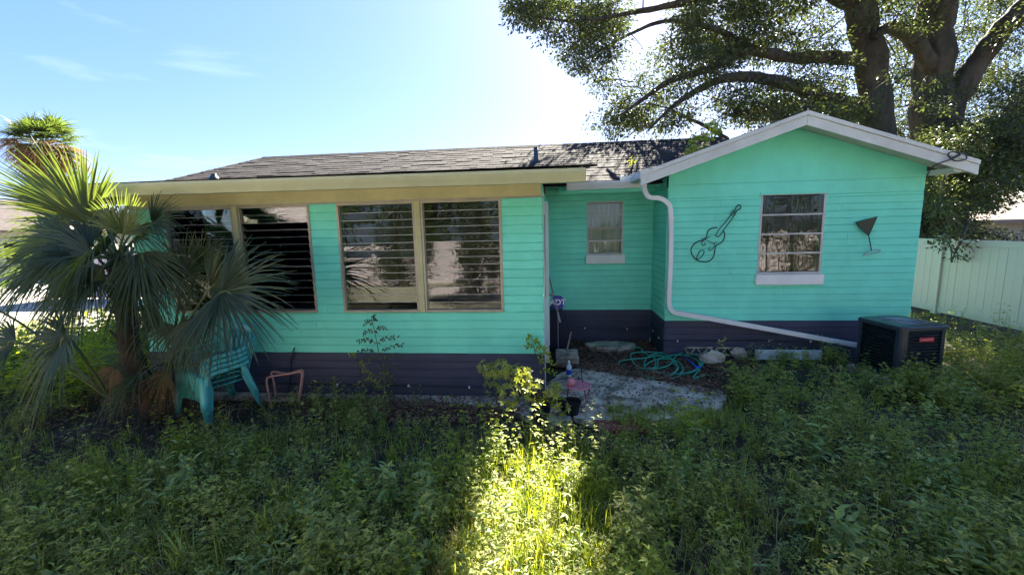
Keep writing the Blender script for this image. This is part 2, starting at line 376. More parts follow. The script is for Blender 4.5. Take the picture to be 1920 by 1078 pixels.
# ------------------------------------------------------------ the house
HOUSE = empty('house', (0, 7.0, 0), 'turquoise single storey block house with dark slate base and shingle roof', 'house')
CR = 0.1016; Z0 = 0.05
SX0, SX1, SY = -5.28, -.13, 4.80          # sunroom
WX0, WX1, WY = 1.72, 5.22, 6.56           # gabled wing
BY = 7.45                                  # recessed back wall
BOUND = Z0 + 5*CR                          # top of slate paint
def courses(wall, x0, x1, y, ztop, holes, z0=Z0, bound=BOUND, cr=CR, proud=.011, axis='x', sgn=-1):
    """one board per course, cut round the openings; each piece an object, meshes shared by length"""
    z = z0; k = 0
    while z < ztop-.02:
        zt = min(z+cr, ztop)
        segs = [(x0, x1)]
        if x1-x0 > 3:
            jx = rnd(x0+.6, x1-.6)
            segs = [(x0, jx-.001), (jx+.001, x1)]
        for (a, b, c, d) in holes:
            if d > z+.015 and c < zt-.015:
                ns = []
                for (p, q) in segs:
                    if b <= p or a >= q: ns.append((p, q))
                    else:
                        if a-p > .02: ns.append((p, a))
                        if q-b > .02: ns.append((b, q))
                segs = ns
        for (p, q) in segs:
            j = rnd(-.0015, .0015); dark = z < bound-.02
            b = MB(); lip = .004; g0 = z+.0022; g1 = zt-.0022
            # rounded, slightly wavy face
            n = max(2, int((q-p)/.25)); rows = [(g0, 0), (g0+.005, 1), (g1-.005, 1), (g1, 0)]
            V = []; F = []
            for i in range(n+1):
                x = p+(q-p)*i/n
                wv = .0014*math.sin(x*9+k*1.7)+.001*math.sin(x*23+k)
                for (zz, h) in rows:
                    d = (proud*(.35+.65*h)+j+wv*h)
                    zz2 = zz + .0018*math.sin(x*3.1+k*2.1)+.0010*math.sin(x*11+k)
                    V.append((x, y+sgn*d, zz2) if axis == 'x' else (y+sgn*d, x, zz2))
            for i in range(n):
                for r in range(3): F.append((i*4+r, (i+1)*4+r, (i+1)*4+r+1, i*4+r+1))
                
            # back edges so that each board has thickness
            nb = len(V)
            for i in range(n+1):
                x = p+(q-p)*i/n
                for zz in (g0, g1): V.append((x, y, zz) if axis == 'x' else (y, x, zz))
            for i in range(n):
                F.append((i*4, nb+i*2, nb+i*2+2, (i+1)*4)); F.append((i*4+3, (i+1)*4+3, nb+i*2+3, nb+i*2+1))
            F.append((0, 1, 2, 3, nb+1, nb)); e = n*4; F.append((e+3, e+2, e+1, e, nb+2*n, nb+2*n+1))
            b.add(V, F).build('siding_board', SLATE if dark else TURQ, wall)
        z = zt; k += 1
def wallbox(name, x0, x1, y0, y1, z1, holes, axis='x', zb=-.03):
    """backing wall with openings"""
    b = MB(); hs = sorted(holes)
    def bx(a, c, z0, zz):
        if c-a > .001 and zz-z0 > .001:
            if axis == 'x': b.box(a, c, y0, y1, z0, zz)
            else: b.box(y0, y1, a, c, z0, zz)
    p = x0
    for (a, c, zl, zh) in hs:
        bx(p, a, zb, z1); bx(a, c, zb, zl); bx(a, c, zh, z1); p = c
    bx(p, x1, zb, z1)
    o = b.build('wall', TURQ, HOUSE); return o
# openings: x0,x1,z0,z1
SW = [(-4.80, -2.90, 1.075, 2.385), (-2.56, -.585, 1.075, 2.385)]
WW = [(3.035, 3.935, 1.27, 2.46)]
BW = [(.585, 1.205, 1.545, 2.465)]
def slate_base(wall, x0, x1, y, axis='x', sgn=-1):
    b = MB(); a, c = (y-.002, y) if sgn < 0 else (y, y+.002)
    if axis == 'x': b.box(x0, x1, a, c, -.03, BOUND)
    else: b.box(a, c, x0, x1, -.03, BOUND)
    b.build('base_coat', SLATE, wall)
w = wallbox('sunroom', SX0, SX1, SY, SY+.15, 2.56, SW); slate_base(w, SX0, SX1, SY); courses(w, SX0, SX1, SY, 2.40, SW)
w = wallbox('recess', SX1, WX0, BY, BY+.15, 2.75, BW); slate_base(w, SX1+.02, WX0-.02, BY); courses(w, SX1, WX0, BY, 2.70, BW, z0=Z0)
# wing front, with smooth stucco gable above the long joint
w = MB(); gz0 = 2.62
w.box(WX0, WW[0][0], WY, WY+.15, -.03, gz0).box(WW[0][0], WW[0][1], WY, WY+.15, -.03, WW[0][2]).box(WW[0][0], WW[0][1], WY, WY+.15, WW[0][3], gz0).box(WW[0][1], WX1, WY, WY+.15, -.03, gz0)
w = w.build('wall', TURQ, HOUSE); slate_base(w, WX0, WX1, WY)
holesW = WW + [(WX0-.01, WX1+.01, 2.43, 3.0)]
courses(w, WX0, WX1, WY, 2.43, WW)
MB().box(WX0, WX1, WY-.011, WY, 2.434, 2.618).build('plaster_band', TURQ, w)
def gab(x): return 3.40 - abs(x-3.35)*.335
poly = [(WX0, 2.622), (WX1, 2.622), (WX1, gab(WX1)), (3.35, gab(3.35)), (WX0, gab(WX0))]
MB().prism(poly, WY-.012, WY+.12, axis='y').build('gable_panel', TURQ, w)
# side walls
w = MB().box(SX1-.15, SX1, SY+.002, BY, -.03, 2.55).build('wall', TURQ, HOUSE)
slate_base(w, SY+.01, BY, SX1, axis='y', sgn=1)
courses(w, SY-.008, 5.55, SX1, 2.55, [], axis='y', sgn=1); courses(w, 6.5, BY, SX1, 2.55, [], axis='y', sgn=1)
w = MB().box(WX0, WX0+.15, WY+.002, BY, -.03, 2.75).build('wall', TURQ, HOUSE)
slate_base(w, WY+.01, BY, WX0, axis='y', sgn=-1); courses(w, WY, BY, WX0, 2.60, [], axis='y', sgn=-1)
w = MB().box(WX1-.15, WX1, WY+.152, 13, -.03, 2.7).build('wall', TURQ, HOUSE); slate_base(w, WY, 13, WX1, axis='y', sgn=1)
w = MB().box(SX0, SX0+.15, SY+.152, BY, -.03, 2.55).build('wall', TURQ, HOUSE); slate_base(w, SY+.01, BY, SX0, axis='y', sgn=-1)
courses(w, SY, BY, SX0, 2.5, [], axis='y', sgn=-1)
w = MB().box(-8.0, SX0-.002, BY, BY+.15, -.03, 2.7).box(-8.0, -7.85, BY+.15, 11.0, -.03, 2.7).build('wall', TURQ, HOUSE); slate_base(w, -8.0, SX0, BY)
courses(w, -8.0, SX0-.02, BY, 2.6, [])
# rooms behind the glass
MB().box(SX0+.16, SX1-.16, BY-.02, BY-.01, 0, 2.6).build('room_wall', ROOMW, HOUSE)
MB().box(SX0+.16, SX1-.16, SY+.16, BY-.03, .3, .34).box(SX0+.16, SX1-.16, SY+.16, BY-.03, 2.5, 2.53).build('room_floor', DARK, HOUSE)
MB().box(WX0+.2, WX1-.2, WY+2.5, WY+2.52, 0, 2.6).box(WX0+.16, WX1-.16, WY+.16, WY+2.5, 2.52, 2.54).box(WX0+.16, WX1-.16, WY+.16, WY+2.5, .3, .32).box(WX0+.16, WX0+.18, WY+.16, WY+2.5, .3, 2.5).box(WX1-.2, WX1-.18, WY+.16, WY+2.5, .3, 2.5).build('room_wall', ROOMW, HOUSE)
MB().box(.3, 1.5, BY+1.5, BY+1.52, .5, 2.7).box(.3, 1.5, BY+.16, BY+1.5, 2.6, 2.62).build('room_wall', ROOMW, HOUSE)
# frieze board above the sunroom windows
fb = MB()
fb.box(SX0-.02, SX1-.002, SY-.028, SY-.0125, 2.402, 2.545)
fr = fb.build('frieze_board', FRIEZE, HOUSE, bevel=.003)
MB().box(SX0-.02, SX1+.002, SY-.036, SY-.013, 2.385, 2.401).build('drip_strip', ALU, fr)
# soffits
MB().box(-5.35, .26, 4.36, SY+.1, 2.548, 2.56).build('soffit', RAKE, HOUSE)
MB().box(.1, 1.7, 6.92, BY+.05, 2.66, 2.672).build('soffit', TURQ, HOUSE)

# ---- windows
def tri_curtain(x0, x1, y, z0, z1, mt, win, amp=.03, n=40):
    V = []; 
    for i in range(n+1):
        x = x0+(x1-x0)*i/n; yy = y+amp*math.sin(i*1.35)+amp*.5*math.sin(i*.6)
        V += [(x, yy, z0), (x, yy, z1)]
    b = MB(); b.add(V, [(2*i, 2*i+2, 2*i+3, 2*i+1) for i in range(n)]); b.build('curtain', mt, win)
def jalousie(x0, x1, z0, z1, y, tilts, name='window'):
    """aluminium louvre window of many glass blades"""
    t = .028
    b = MB(); yo, yi = y-.020, y+.055
    b.box(x0, x1, yo, yi, z1-t, z1).box(x0, x1, yo-.012, yi, z0, z0+t).box(x0, x0+t, yo, yi, z0+t, z1-t).box(x1-t, x1, yo, yi, z0+t, z1-t)
    win = b.build('window', ALU, HOUSE, bevel=.002)
    n = 14; h = (z1-z0-2*t)/n
    for i in range(n):
        zc = z0+t+h*(i+.5); a = math.radians(tilts(i)); 
        M = Matrix.Translation((0, y+.012, zc)) @ Matrix.Rotation(-a, 4, 'X')
        MB().box(x0+t+.006, x1-t-.006, -.003, .003, -h*.54, h*.54, M).build('glass_slat', GLASS, win)
        MB().box(x0+t+.009, x1-t-.009, -.0055, -.0035, -h*.54, -h*.54+.005, M).build('slat_edge', ALU2, win)
        for xa in (x0+t, x1-t-.008): MB().box(xa, xa+.008, -.010, .012, -h*.5, h*.5, M).build('slat_clip', ALU, win)
    return win
y = SY
for (a, b_, til) in ((-4.80, -3.885, lambda i: rnd(-2, 2)), (-3.815, -2.90, lambda i: -38+rnd(-4, 4) if i < 12 else -6), (-2.56, -1.605, lambda i: rnd(-1.6, 1.6)), (-1.535, -.585, lambda i: rnd(-1.3, 1.3))):
    jalousie(a, b_, 1.075, 2.385, y, til)
MB().box(-3.884, -3.816, y-.03, y+.06, 1.075, 2.385).build('mullion', FRIEZE, HOUSE, bevel=.004)
MB().box(-1.604, -1.536, y-.03, y+.06, 1.075, 2.385).build('mullion', FRIEZE, HOUSE, bevel=.004)
# things seen inside: partly raised blind, pale shelf edge
bl = MB()
for i in range(16): bl.box(-4.75, -2.95, 5.25, 5.29, 1.25+i*.07, 1.256+i*.07, None)
bl.build('interior_blind', BLIND, HOUSE)
MB().box(-2.4, -1.8, 6.9, 7.3, .4, 1.25).box(-1.3, -.7, 6.8, 7.2, .4, 1.6).build('interior_cupboard', CURTD, HOUSE)
# wing window
def sash(x0, x1, z0, z1, y, n, name, sillz, tr=.032):
    b = MB(); yo, yi = y-.006, y+.07
    b.box(x0, x1, yo, yi, z1-tr, z1).box(x0, x1, yo, yi, z0, z0+tr).box(x0, x0+tr, yo, yi, z0+tr, z1-tr).box(x1-tr, x1, yo, yi, z0+tr, z1-tr)
    win = b.build('window', ALU2, HOUSE, bevel=.003)
    H = (z1-z0-2*tr)
    for i in range(1, n):
        zz = z0+tr+H*i/n; MB().box(x0+tr, x1-tr, y-.012, y+.03, zz-.012, zz+.012).build('glazing_bar', ALU2, win, bevel=.002)
    for i in range(n):
        za = z0+tr+H*i/n+.012; zb = z0+tr+H*(i+1)/n-.012
        a = math.radians(rnd(-1.2, 1.2)); M = Matrix.Translation((0, y+.012, (za+zb)/2)) @ Matrix.Rotation(a, 4, 'X')
        MB().box(x0+tr+.001, x1-tr-.001, -.002, .002, -(zb-za)/2, (zb-za)/2, M).build('pane', GLASS, win)
    MB().box(x0-.02, x1+.03, y-.055, y+.02, z0-.155, z0-.003).build('sill', WHITE, win, bevel=.006)
    return win
ww = sash(3.035, 3.935, 1.272, 2.46, WY-.008, 4, 'wing', 0)
MB().box(3.02, 3.95, WY-.03, WY-.012, 2.44, 2.475).build('head_flashing', TURQ, ww)
tri_curtain(3.07, 3.34, WY+.25, 1.2, 2.5, CURTD, ww); tri_curtain(3.58, 3.90, WY+.25, 1.2, 2.5, CURTD, ww)
bw = sash(.585, 1.205, 1.548, 2.465, BY-.008, 4, 'recess', 0, tr=.026)
tri_curtain(.60, 1.19, BY+.12, 1.5, 2.47, CURT, bw, amp=.004)
MB().box(.61, 1.18, BY-.022, BY+.02, 1.995, 2.02).build('glazing_bar', ALU, bw)

# ---- door in the sunroom's side wall, seen edge-on
dr = MB().box(SX1+.005, SX1+.045, 5.62, 6.42, .22, 2.3).build('door', WHITE, HOUSE, bevel=.004)
MB().box(SX1+.002, SX1+.06, 5.55, 5.62, .2, 2.38).box(SX1+.002, SX1+.06, 6.42, 6.49, .2, 2.38).box(SX1+.002, SX1+.06, 5.62, 6.42, 2.3, 2.38).build('door_frame', WHITE, dr, bevel=.004)
hd = MB().lathe((SX1+.045, 5.72, 1.12), [(.0, 0), (.03, 0), (.03, .01), (.012, .015), (.012, .045), (.03, .05), (.032, .07), (.02, .085), (0, .087)], 12, ax=(1, 0, 0)).build('handle', ALU, dr, smooth=True)
MB().box(SX1+.002, SX1+.03, 4.95, 5.35, 1.2, 2.2).build('screen_frame', ALU, HOUSE)
MB().box(SX1+.012, SX1+.024, 4.9, 4.93, .05, 2.45).build('corner_strip', WHITE, HOUSE)

# ---- gutters: K-style profile swept along x
def kgutter(x0, x1, y, zt, mt, name='gutter', h=.125, d=.12, slope=0.0):
    # y = front face at the top; opens upward, back against fascia
    prof = [(y+d, zt-.01), (y+d, zt-h), (y+.045, zt-h), (y+.030, zt-h*.72), (y+.012, zt-h*.45), (y, zt-h*.22), (y, zt), (y+.012, zt), (y+.012, zt-.012), (y+.008, zt-.02)]
    inn = [(a+.004 if i < 7 else a, b_+.004) for i, (a, b_) in enumerate(prof)]
    V = []; n = len(prof)
    for x in (x0, x1):
        dz = -slope*(x-x0)
        for a, b_ in prof: V.append((x, a, b_+dz))
    F = [(i, i+1, n+i+1, n+i) for i in range(n-1)]
    # end caps
    V += [(x0, y+d, zt), (x1, y+d, zt-slope*(x1-x0))]
    F += [tuple([2*n]+list(range(0, 7))), tuple([2*n+1]+[n+i for i in range(6, -1, -1)])]
    g = MB().add(V, F).build(name, mt, HOUSE)
    sd = g.modifiers.new('thick', 'SOLIDIFY'); sd.thickness = .003
    return g
g = kgutter(-5.5, .325, 4.235, 2.635, GUTTER, slope=.004)
for xx in np.arange(-5.2, .3, .62):
    MB().tube([(xx, 4.235, 2.60), (xx, 4.355, 2.61)], .004, 6).build('gutter_spike', GUTTER, g)
MB().box(-5.5, .30, 4.357, 4.375, 2.50, 2.635).build('fascia', FRIEZE, HOUSE)
g2 = kgutter(.22, 1.42, 6.80, 2.735, WHITE, h=.11, slope=-.006)
MB().box(.2, 1.4, 6.923, 6.94, 2.58, 2.72).build('fascia', TURQ, HOUSE)

# ---- roof
RZ, RY = 3.72, 9.0
PY0, PZ0 = 6.86, 2.70
SL = (RZ-PZ0)/(RY-PY0)
roof = MB()
roof.add([(-8.55, PY0, PZ0-.012), (3.4, PY0, PZ0-.012), (3.4, RY, RZ-.012), (-6.42, RY, RZ-.012)], [(0, 1, 2, 3)])
roof.add([(-8.55, PY0, PZ0-.012), (-6.42, RY, RZ-.012), (-8.55, 11.2, PZ0-.012)], [(0, 1, 2)])
roof.add([(-6.42, RY, RZ-.012), (3.4, RY, RZ-.012), (5.0, 11.2, PZ0-.012), (-8.55, 11.2, PZ0-.012)], [(0, 1, 2, 3)])
# low porch roof over the sunroom
PS = .115
ym = (2.64-4.26*PS - (PZ0-PY0*SL))/(SL-PS)
roof.add([(-5.5, 4.30, 2.642), (.31, 4.30, 2.642), (.31, ym, 2.642+(ym-4.3)*PS), (-5.5, ym, 2.642+(ym-4.3)*PS)], [(0, 1, 2, 3)])
MB().prism([(4.36, 2.645), (ym, 2.64+(ym-4.3)*PS), (ym, 2.60+(ym-4.3)*PS-.09), (4.36, 2.545)], .285, .305, axis='x').build('fascia', RAKE, HOUSE)
roof.add([(-5.5, 4.30, 2.642), (-5.5, ym, 2.642+(ym-4.3)*PS), (-5.5, ym, 2.5), (-5.5, 4.36, 2.5)], [(0, 1, 2, 3)])
# wing roof: two slopes and a soffit
WP = 3.48; WH = .335
for s_ in (-1, 1):
    xe = 3.35+s_*2.12; ze = WP-2.12*WH
    roof.add([(3.35, 6.12, WP), (xe, 6.12, ze), (xe, 12.5, ze), (3.35, 12.5, WP)], [(0, 1, 2, 3)])
    roof.add([(3.35, 6.12, WP-.06), (xe, 6.12, ze-.06), (xe, 12.5, ze-.06), (3.35, 12.5, WP-.06)], [(0, 1, 2, 3)])
ROOF = roof.build('roof', ROOFB, HOUSE)
# shingles: rows of tabs, the ones that show are single pieces
def shmesh(wd, hh=.15, t=.007):
    b = MB(); V = [(0, 0, .002), (wd, 0, .002), (wd, hh, 0), (0, hh, 0), (0, 0, t), (wd, 0, t), (wd, hh, .002), (0, hh, .002)]
    b.add(V, [(0, 3, 2, 1), (4, 5, 6, 7), (0, 1, 5, 4), (1, 2, 6, 5), (0, 4, 7, 3)])
    me = bpy.data.meshes.new('shingle'); me.from_pydata(b.v, [], b.f); me.materials.append(SHING); return me, b
ang = math.atan(SL); rows = int((RY-PY0)/math.cos(ang)/.135)
shm = [shmesh(w_) for w_ in (.16, .21, .26, .31)]
placed = []
for r_ in range(rows+1):
    d = r_*.135; yy = PY0 + d*math.cos(ang); zz = PZ0 + d*math.sin(ang)
    xl = -8.55+(yy-PY0)*1.0; x = xl + rnd(0, .2)
    while x < 3.3:
        k = random.randrange(4); w_ = (.16, .21, .26, .31)[k]
        lift = rnd(0, .004) + (.004 if random.random() < .35 else 0)
        hid = x+w_ < .3 and zz < 2.64 + (yy-4.3)*PS + .03     # under the porch roof
        wingx = 3.35-(WP-zz)/WH
        if not hid and x < wingx: placed.append((x, yy-rnd(0, .006), zz+lift, k))
        x += w_+.004
placed.sort(key=lambda q: -((1 if q[0] > -1.5 else .6)/((q[0]-0)**2*.3+q[1]**2)))
stuff = MB()
for i, (x, yy, zz, k) in enumerate(placed):
    if i < 299:
        o = bpy.data.objects.new('shingle', shm[k][0]); COL.objects.link(o); kid(o, ROOF); o.location = (x, yy, zz); o.rotation_euler = (ang, 0, 0)
    else:
        M = Matrix.Translation((x, yy, zz)) @ Matrix.Rotation(ang, 4, 'X')
        stuff.add([M @ Vector(v) for v in shm[k][1].v], shm[k][1].f)
# porch roof and wing roof shingles
a2 = math.atan(PS)
for r_ in range(26):
    yy = 4.27+r_*.14; x = -5.5
    if yy > ym: break
    while x < .3:
        k = random.randrange(4); M = Matrix.Translation((x, yy, 2.645+(yy-4.3)*PS+rnd(0, .004))) @ Matrix.Rotation(a2, 4, 'X')
        stuff.add([M @ Vector(v) for v in shm[k][1].v], shm[k][1].f); x += (.16, .21, .26, .31)[k]+.004
for s_ in (-1, 1):
    an = math.atan(WH)
    for r_ in range(16):
        d = r_*.14; y_ = 6.11
        while y_ < 9.5:
            k = random.randrange(4); w_ = (.16, .21, .26, .31)[k]
            xe = 3.35+s_*(2.13-d*math.cos(an)); ze = WP-2.13*WH+d*math.sin(an)+.004+rnd(0, .003)
            M = Matrix.Translation((xe, y_ + (w_ if s_ < 0 else 0), ze)) @ Matrix.Rotation(math.radians(-90 if s_ < 0 else 90), 4, 'Z') @ Matrix.Rotation(an, 4, 'X')
            stuff.add([M @ Vector(v) for v in shm[k][1].v], shm[k][1].f); y_ += w_+.004
tag(stuff.build('shingles', SHING, ROOF), kind='stuff')
# ridge and hip caps
rc = MB(); x = -6.42
while x < 2.6:
    rc.add([(x, RY-.10, RZ-.035), (x+.24, RY-.10, RZ-.035), (x+.24, RY, RZ+.022), (x, RY, RZ+.026), (x, RY+.1, RZ-.035), (x+.24, RY+.1, RZ-.035)], [(0, 1, 2, 3), (3, 2, 5, 4)]); x += .22
for t in np.arange(0, 1, .075):
    p = Vector((-6.42-2.13*t, RY-2.14*t, RZ-1.02*t+.012)); q = Vector((-6.42-2.13*(t+.08), RY-2.14*(t+.08), RZ-1.02*(t+.08)+.018))
    rc.add([p+Vector((.09, -.06, -.03)), q+Vector((.09, -.06, -.03)), q, p, q+Vector((-.09, .06, -.03)), p+Vector((-.09, .06, -.03))], [(0, 1, 2, 3), (3, 2, 4, 5)])
rc.build('ridge_cap', SHING, ROOF)
def vent_pipe(px, py, Y, h, r):
    p = at(px, py, Y); zr = PZ0+(p.y-PY0)*SL
    o = MB().lathe((p.x, p.y, zr-.05), [(r*2.2, .03), (r*2.0, .06), (r*1.1, .10), (r, .12), (r, h), (r*.85, h), (r*.85, h-.06), (0, h-.07)], 14).build('vent_pipe', ACM, ROOF, smooth=True)
vent_pipe(1005, 300, 8.05, .30, .042); vent_pipe(402, 340, 7.8, .14, .05)
# white metal flashing box at the valley
p = at(1178, 334, 7.0)
MB().box(p.x-.13, p.x+.13, 6.93, 7.15, 2.70, 2.83).box(p.x+.05, p.x+.16, 6.90, 6.93, 2.73, 2.86).build('valley_flashing', WHITE, HOUSE, bevel=.004)
# rake fascia of the wing: outer drip board and inner board, butted at the peak
def rake(xp, zp, xe, ze, h, y0, y1, drop, mt, name):
    poly = [(xp, zp-drop), (xe, ze-drop), (xe, ze-drop-h), (xp, zp-drop-h)]
    return MB().prism(poly, y0, y1, axis='y').build(name, mt, HOUSE, bevel=.003)
for s_ in (-1, 1):
    xe = 3.35+s_*2.13; ze = WP-2.13*WH
    xp = 3.35+s_*.001
    rake(xp, WP+.005, xe, ze+.005, .055, 6.085, 6.115, 0, RAKE, 'drip_board')
    rake(xp, WP, xe, ze, .125, 6.10, 6.128, .052, RAKE, 'rake_fascia')
    MB().add([(xp, 6.13, WP-.075), (xe, 6.13, ze-.075), (xe, WY+.02, ze-.075), (xp, WY+.02, WP-.075)], [(0, 1, 2, 3)]).build('soffit', TURQ if s_ < 0 else RAKE, HOUSE)
# boxed eave return and cable coil at right end
MB().box(5.22, 5.46, 6.13, 6.6, 2.64, 2.70).build('eave_return', RAKE, HOUSE)
# eave gutter stub at wing's left corner
MB().add([(1.20, 6.09, 2.79), (1.20, 6.9, 2.78), (1.20, 6.9, 2.70), (1.20, 6.09, 2.69), (1.33, 6.09, 2.83), (1.33, 6.9, 2.83), (1.33, 6.9, 2.68), (1.33, 6.09, 2.67)],
         [(0, 3, 2, 1), (4, 5, 6, 7), (0, 4, 7, 3), (3, 7, 6, 2), (1, 2, 6, 5)]).build('gutter', RAKE, HOUSE, bevel=.01)
# downspout with ribbed elbows
def spout():
    P = [(1207, 342, 6.42), (1209, 358, 6.40), (1217, 370, 6.41), (1236, 372, 6.46), (1250, 380, 6.50), (1257, 398, 6.50), (1257.5, 470, 6.50), (1254, 555, 6.50), (1255, 574, 6.49), (1262, 584, 6.48), (1278, 588, 6.46), (1330, 597, 6.44), (1475, 623, 6.42), (1623, 650, 6.38)]
    W_ = [at(*q) for q in P]; S_ = spline(W_, 10)
    rad = [.034]*len(S_)
    for i in range(len(S_)):
        if 8 < i < 50 or 68 < i < 100: rad[i] = .036 if i % 2 else .033
    return MB().tube(S_, rad, 4, sq=True, sx=.95, sy=.95, up=(0, -1, 0)).build('downspout', WHITE, HOUSE, bevel=.006)
sp = spout()
for (u, v) in ((1258, 408), (1254, 548)):
    p = at(u, v, 6.5); MB().box(p.x-.042, p.x+.042, 6.457, 6.54, p.z-.012, p.z+.012).build('bracket', WHITE, sp)
# base vents (breeze blocks) at the wing foot
for (u, v) in ((1368, 658), (1310, 652)):
    p = at(u, v, WY-.01); b = MB(); z0 = .02
    b.box(p.x-.2, p.x+.2, WY-.05, WY-.02, z0, z0+.02).box(p.x-.2, p.x+.2, WY-.05, WY-.02, z0+.11, z0+.13)
    for k in range(5):
        xx = p.x-.19+k*.095; M = Matrix.Translation((xx, 0, z0+.065)) @ Matrix.Rotation(math.radians(35 if k % 2 else -35), 4, 'Y')
        b.box(-.008, .008, WY-.049, WY-.021, -.06, .06, M)
    b.build('vent_block', CONC, HOUSE)

# ------------------------------------------------------------ fences
def vinyl_fence(name, label, p, q, h, z0=0.0, n=None, post=True, group=None):
    """privacy fence: posts, rails and single tongue-and-groove boards"""
    p = Vector((p[0], p[1], z0)); q = Vector((q[0], q[1], z0)); d = (q-p); Lx = d.length; d.normalize(); a = math.atan2(d.y, d.x)
    root = empty(name, p, label, 'fence', group); root.rotation_euler = (0, 0, a)
    bay = 1.83; nb = max(1, int(round(Lx/bay))); bw_ = Lx/nb
    pb = MB().box(-.06, .06, -.06, .06, 0, h+.05).build('post', VINYL, root, local=True, bevel=.004)
    cap = MB().add([(-.07, -.07, h+.05), (.07, -.07, h+.05), (.07, .07, h+.05), (-.07, .07, h+.05), (-.07, -.07, h+.065), (.07, -.07, h+.065), (.07, .07, h+.065), (-.07, .07, h+.065), (0, 0, h+.11)],
        [(3, 2, 1, 0), (0, 1, 5, 4), (1, 2, 6, 5), (2, 3, 7, 6), (3, 0, 4, 7), (4, 5, 8), (5, 6, 8), (6, 7, 8), (7, 4, 8)]).build('cap', VINYL, pb, local=True)
    rl = MB().box(.06, bw_-.06, -.025, .025, .04, .16).build('rail', VINYL, root, local=True, bevel=.003)
    nbd = 11; wb = (bw_-.12)/nbd
    bd = MB().box(0, wb-.003, -.011, .011, .161, h-.12).build('board', VINYL, root, local=True, bevel=.003)
    for i in range(nb+1):
        if i:
            o = pb.copy(); COL.objects.link(o); o.parent = root; o.location = (i*bw_, 0, 0); c = cap.copy(); COL.objects.link(c); c.parent = o
        if i == nb: break
        for zz in (0, h-.16):
            if i == 0 and zz == 0: continue
            r_ = rl.copy(); COL.objects.link(r_); r_.parent = root; r_.location = (i*bw_, 0, zz)
        for k in range(nbd):
            if i == 0 and k == 0: bd.location = (.063, 0, 0); continue
            b_ = bd.copy(); COL.objects.link(b_); b_.parent = root; b_.location = (i*bw_+.063+k*wb, rnd(-.002, .002), 0)
    return root
vinyl_fence('vinyl_fence', 'white vinyl privacy fence with algae stains beyond the air conditioner', (8.25, 2.4), (8.25, 13.4), 1.60)
vinyl_fence('vinyl_fence', 'sunlit white fence glimpsed behind the palm blades at the far left', (-17, 12.5), (-9.6, 12.5), 1.65)
vinyl_fence('vinyl_fence', 'white fence behind the viewer, seen mirrored in the sunroom glass', (-9.5, -3.6), (14, -3.6), 1.62)

# ------------------------------------------------------------ neighbours' houses
def hip_house(name, label, c, wx, wy, hw, hr, ov=.4, rot=0):
    root = empty(name, c, label, 'house'); root.rotation_euler = (0, 0, rot)
    MB().box(-wx/2, wx/2, -wy/2, wy/2, -.1, hw).build('wall', NWALL, root, local=True)
    a, b_ = wx/2+ov, wy/2+ov; r_ = max(.2, a-b_)
    MB().add([(-a, -b_, hw), (a, -b_, hw), (a, b_, hw), (-a, b_, hw), (-r_, 0, hr), (r_, 0, hr), (-a, -b_, hw-.12), (a, -b_, hw-.12), (a, b_, hw-.12), (-a, b_, hw-.12)],
        [(0, 1, 5, 4), (1, 2, 5), (2, 3, 4, 5), (3, 0, 4), (6, 7, 1, 0), (7, 8, 2, 1), (8, 9, 3, 2), (9, 6, 0, 3)]).build('roof', NROOF, root, local=True)
    for k in range(4):
        x = -wx/2+wx*(k+.5)/4; w_ = MB().box(x-.5, x+.5, -wy/2-.03, -wy/2+.02, .9, 2.0).build('window', ALU2, root, local=True)
        MB().box(x-.45, x+.45, -wy/2-.035, -wy/2-.031, .95, 1.95).build('pane', DARK, w_, local=True)
hip_house('neighbour_house', 'low house with brown shingle roof beyond the right fence', (19.5, 17.5, 0), 12, 6, 1.95, 2.95)
hip_house('neighbour_house', 'low house with grey roof behind the palm at the far left', (-31, 20, 0), 14, 7, 2.5, 4.2, rot=.15)

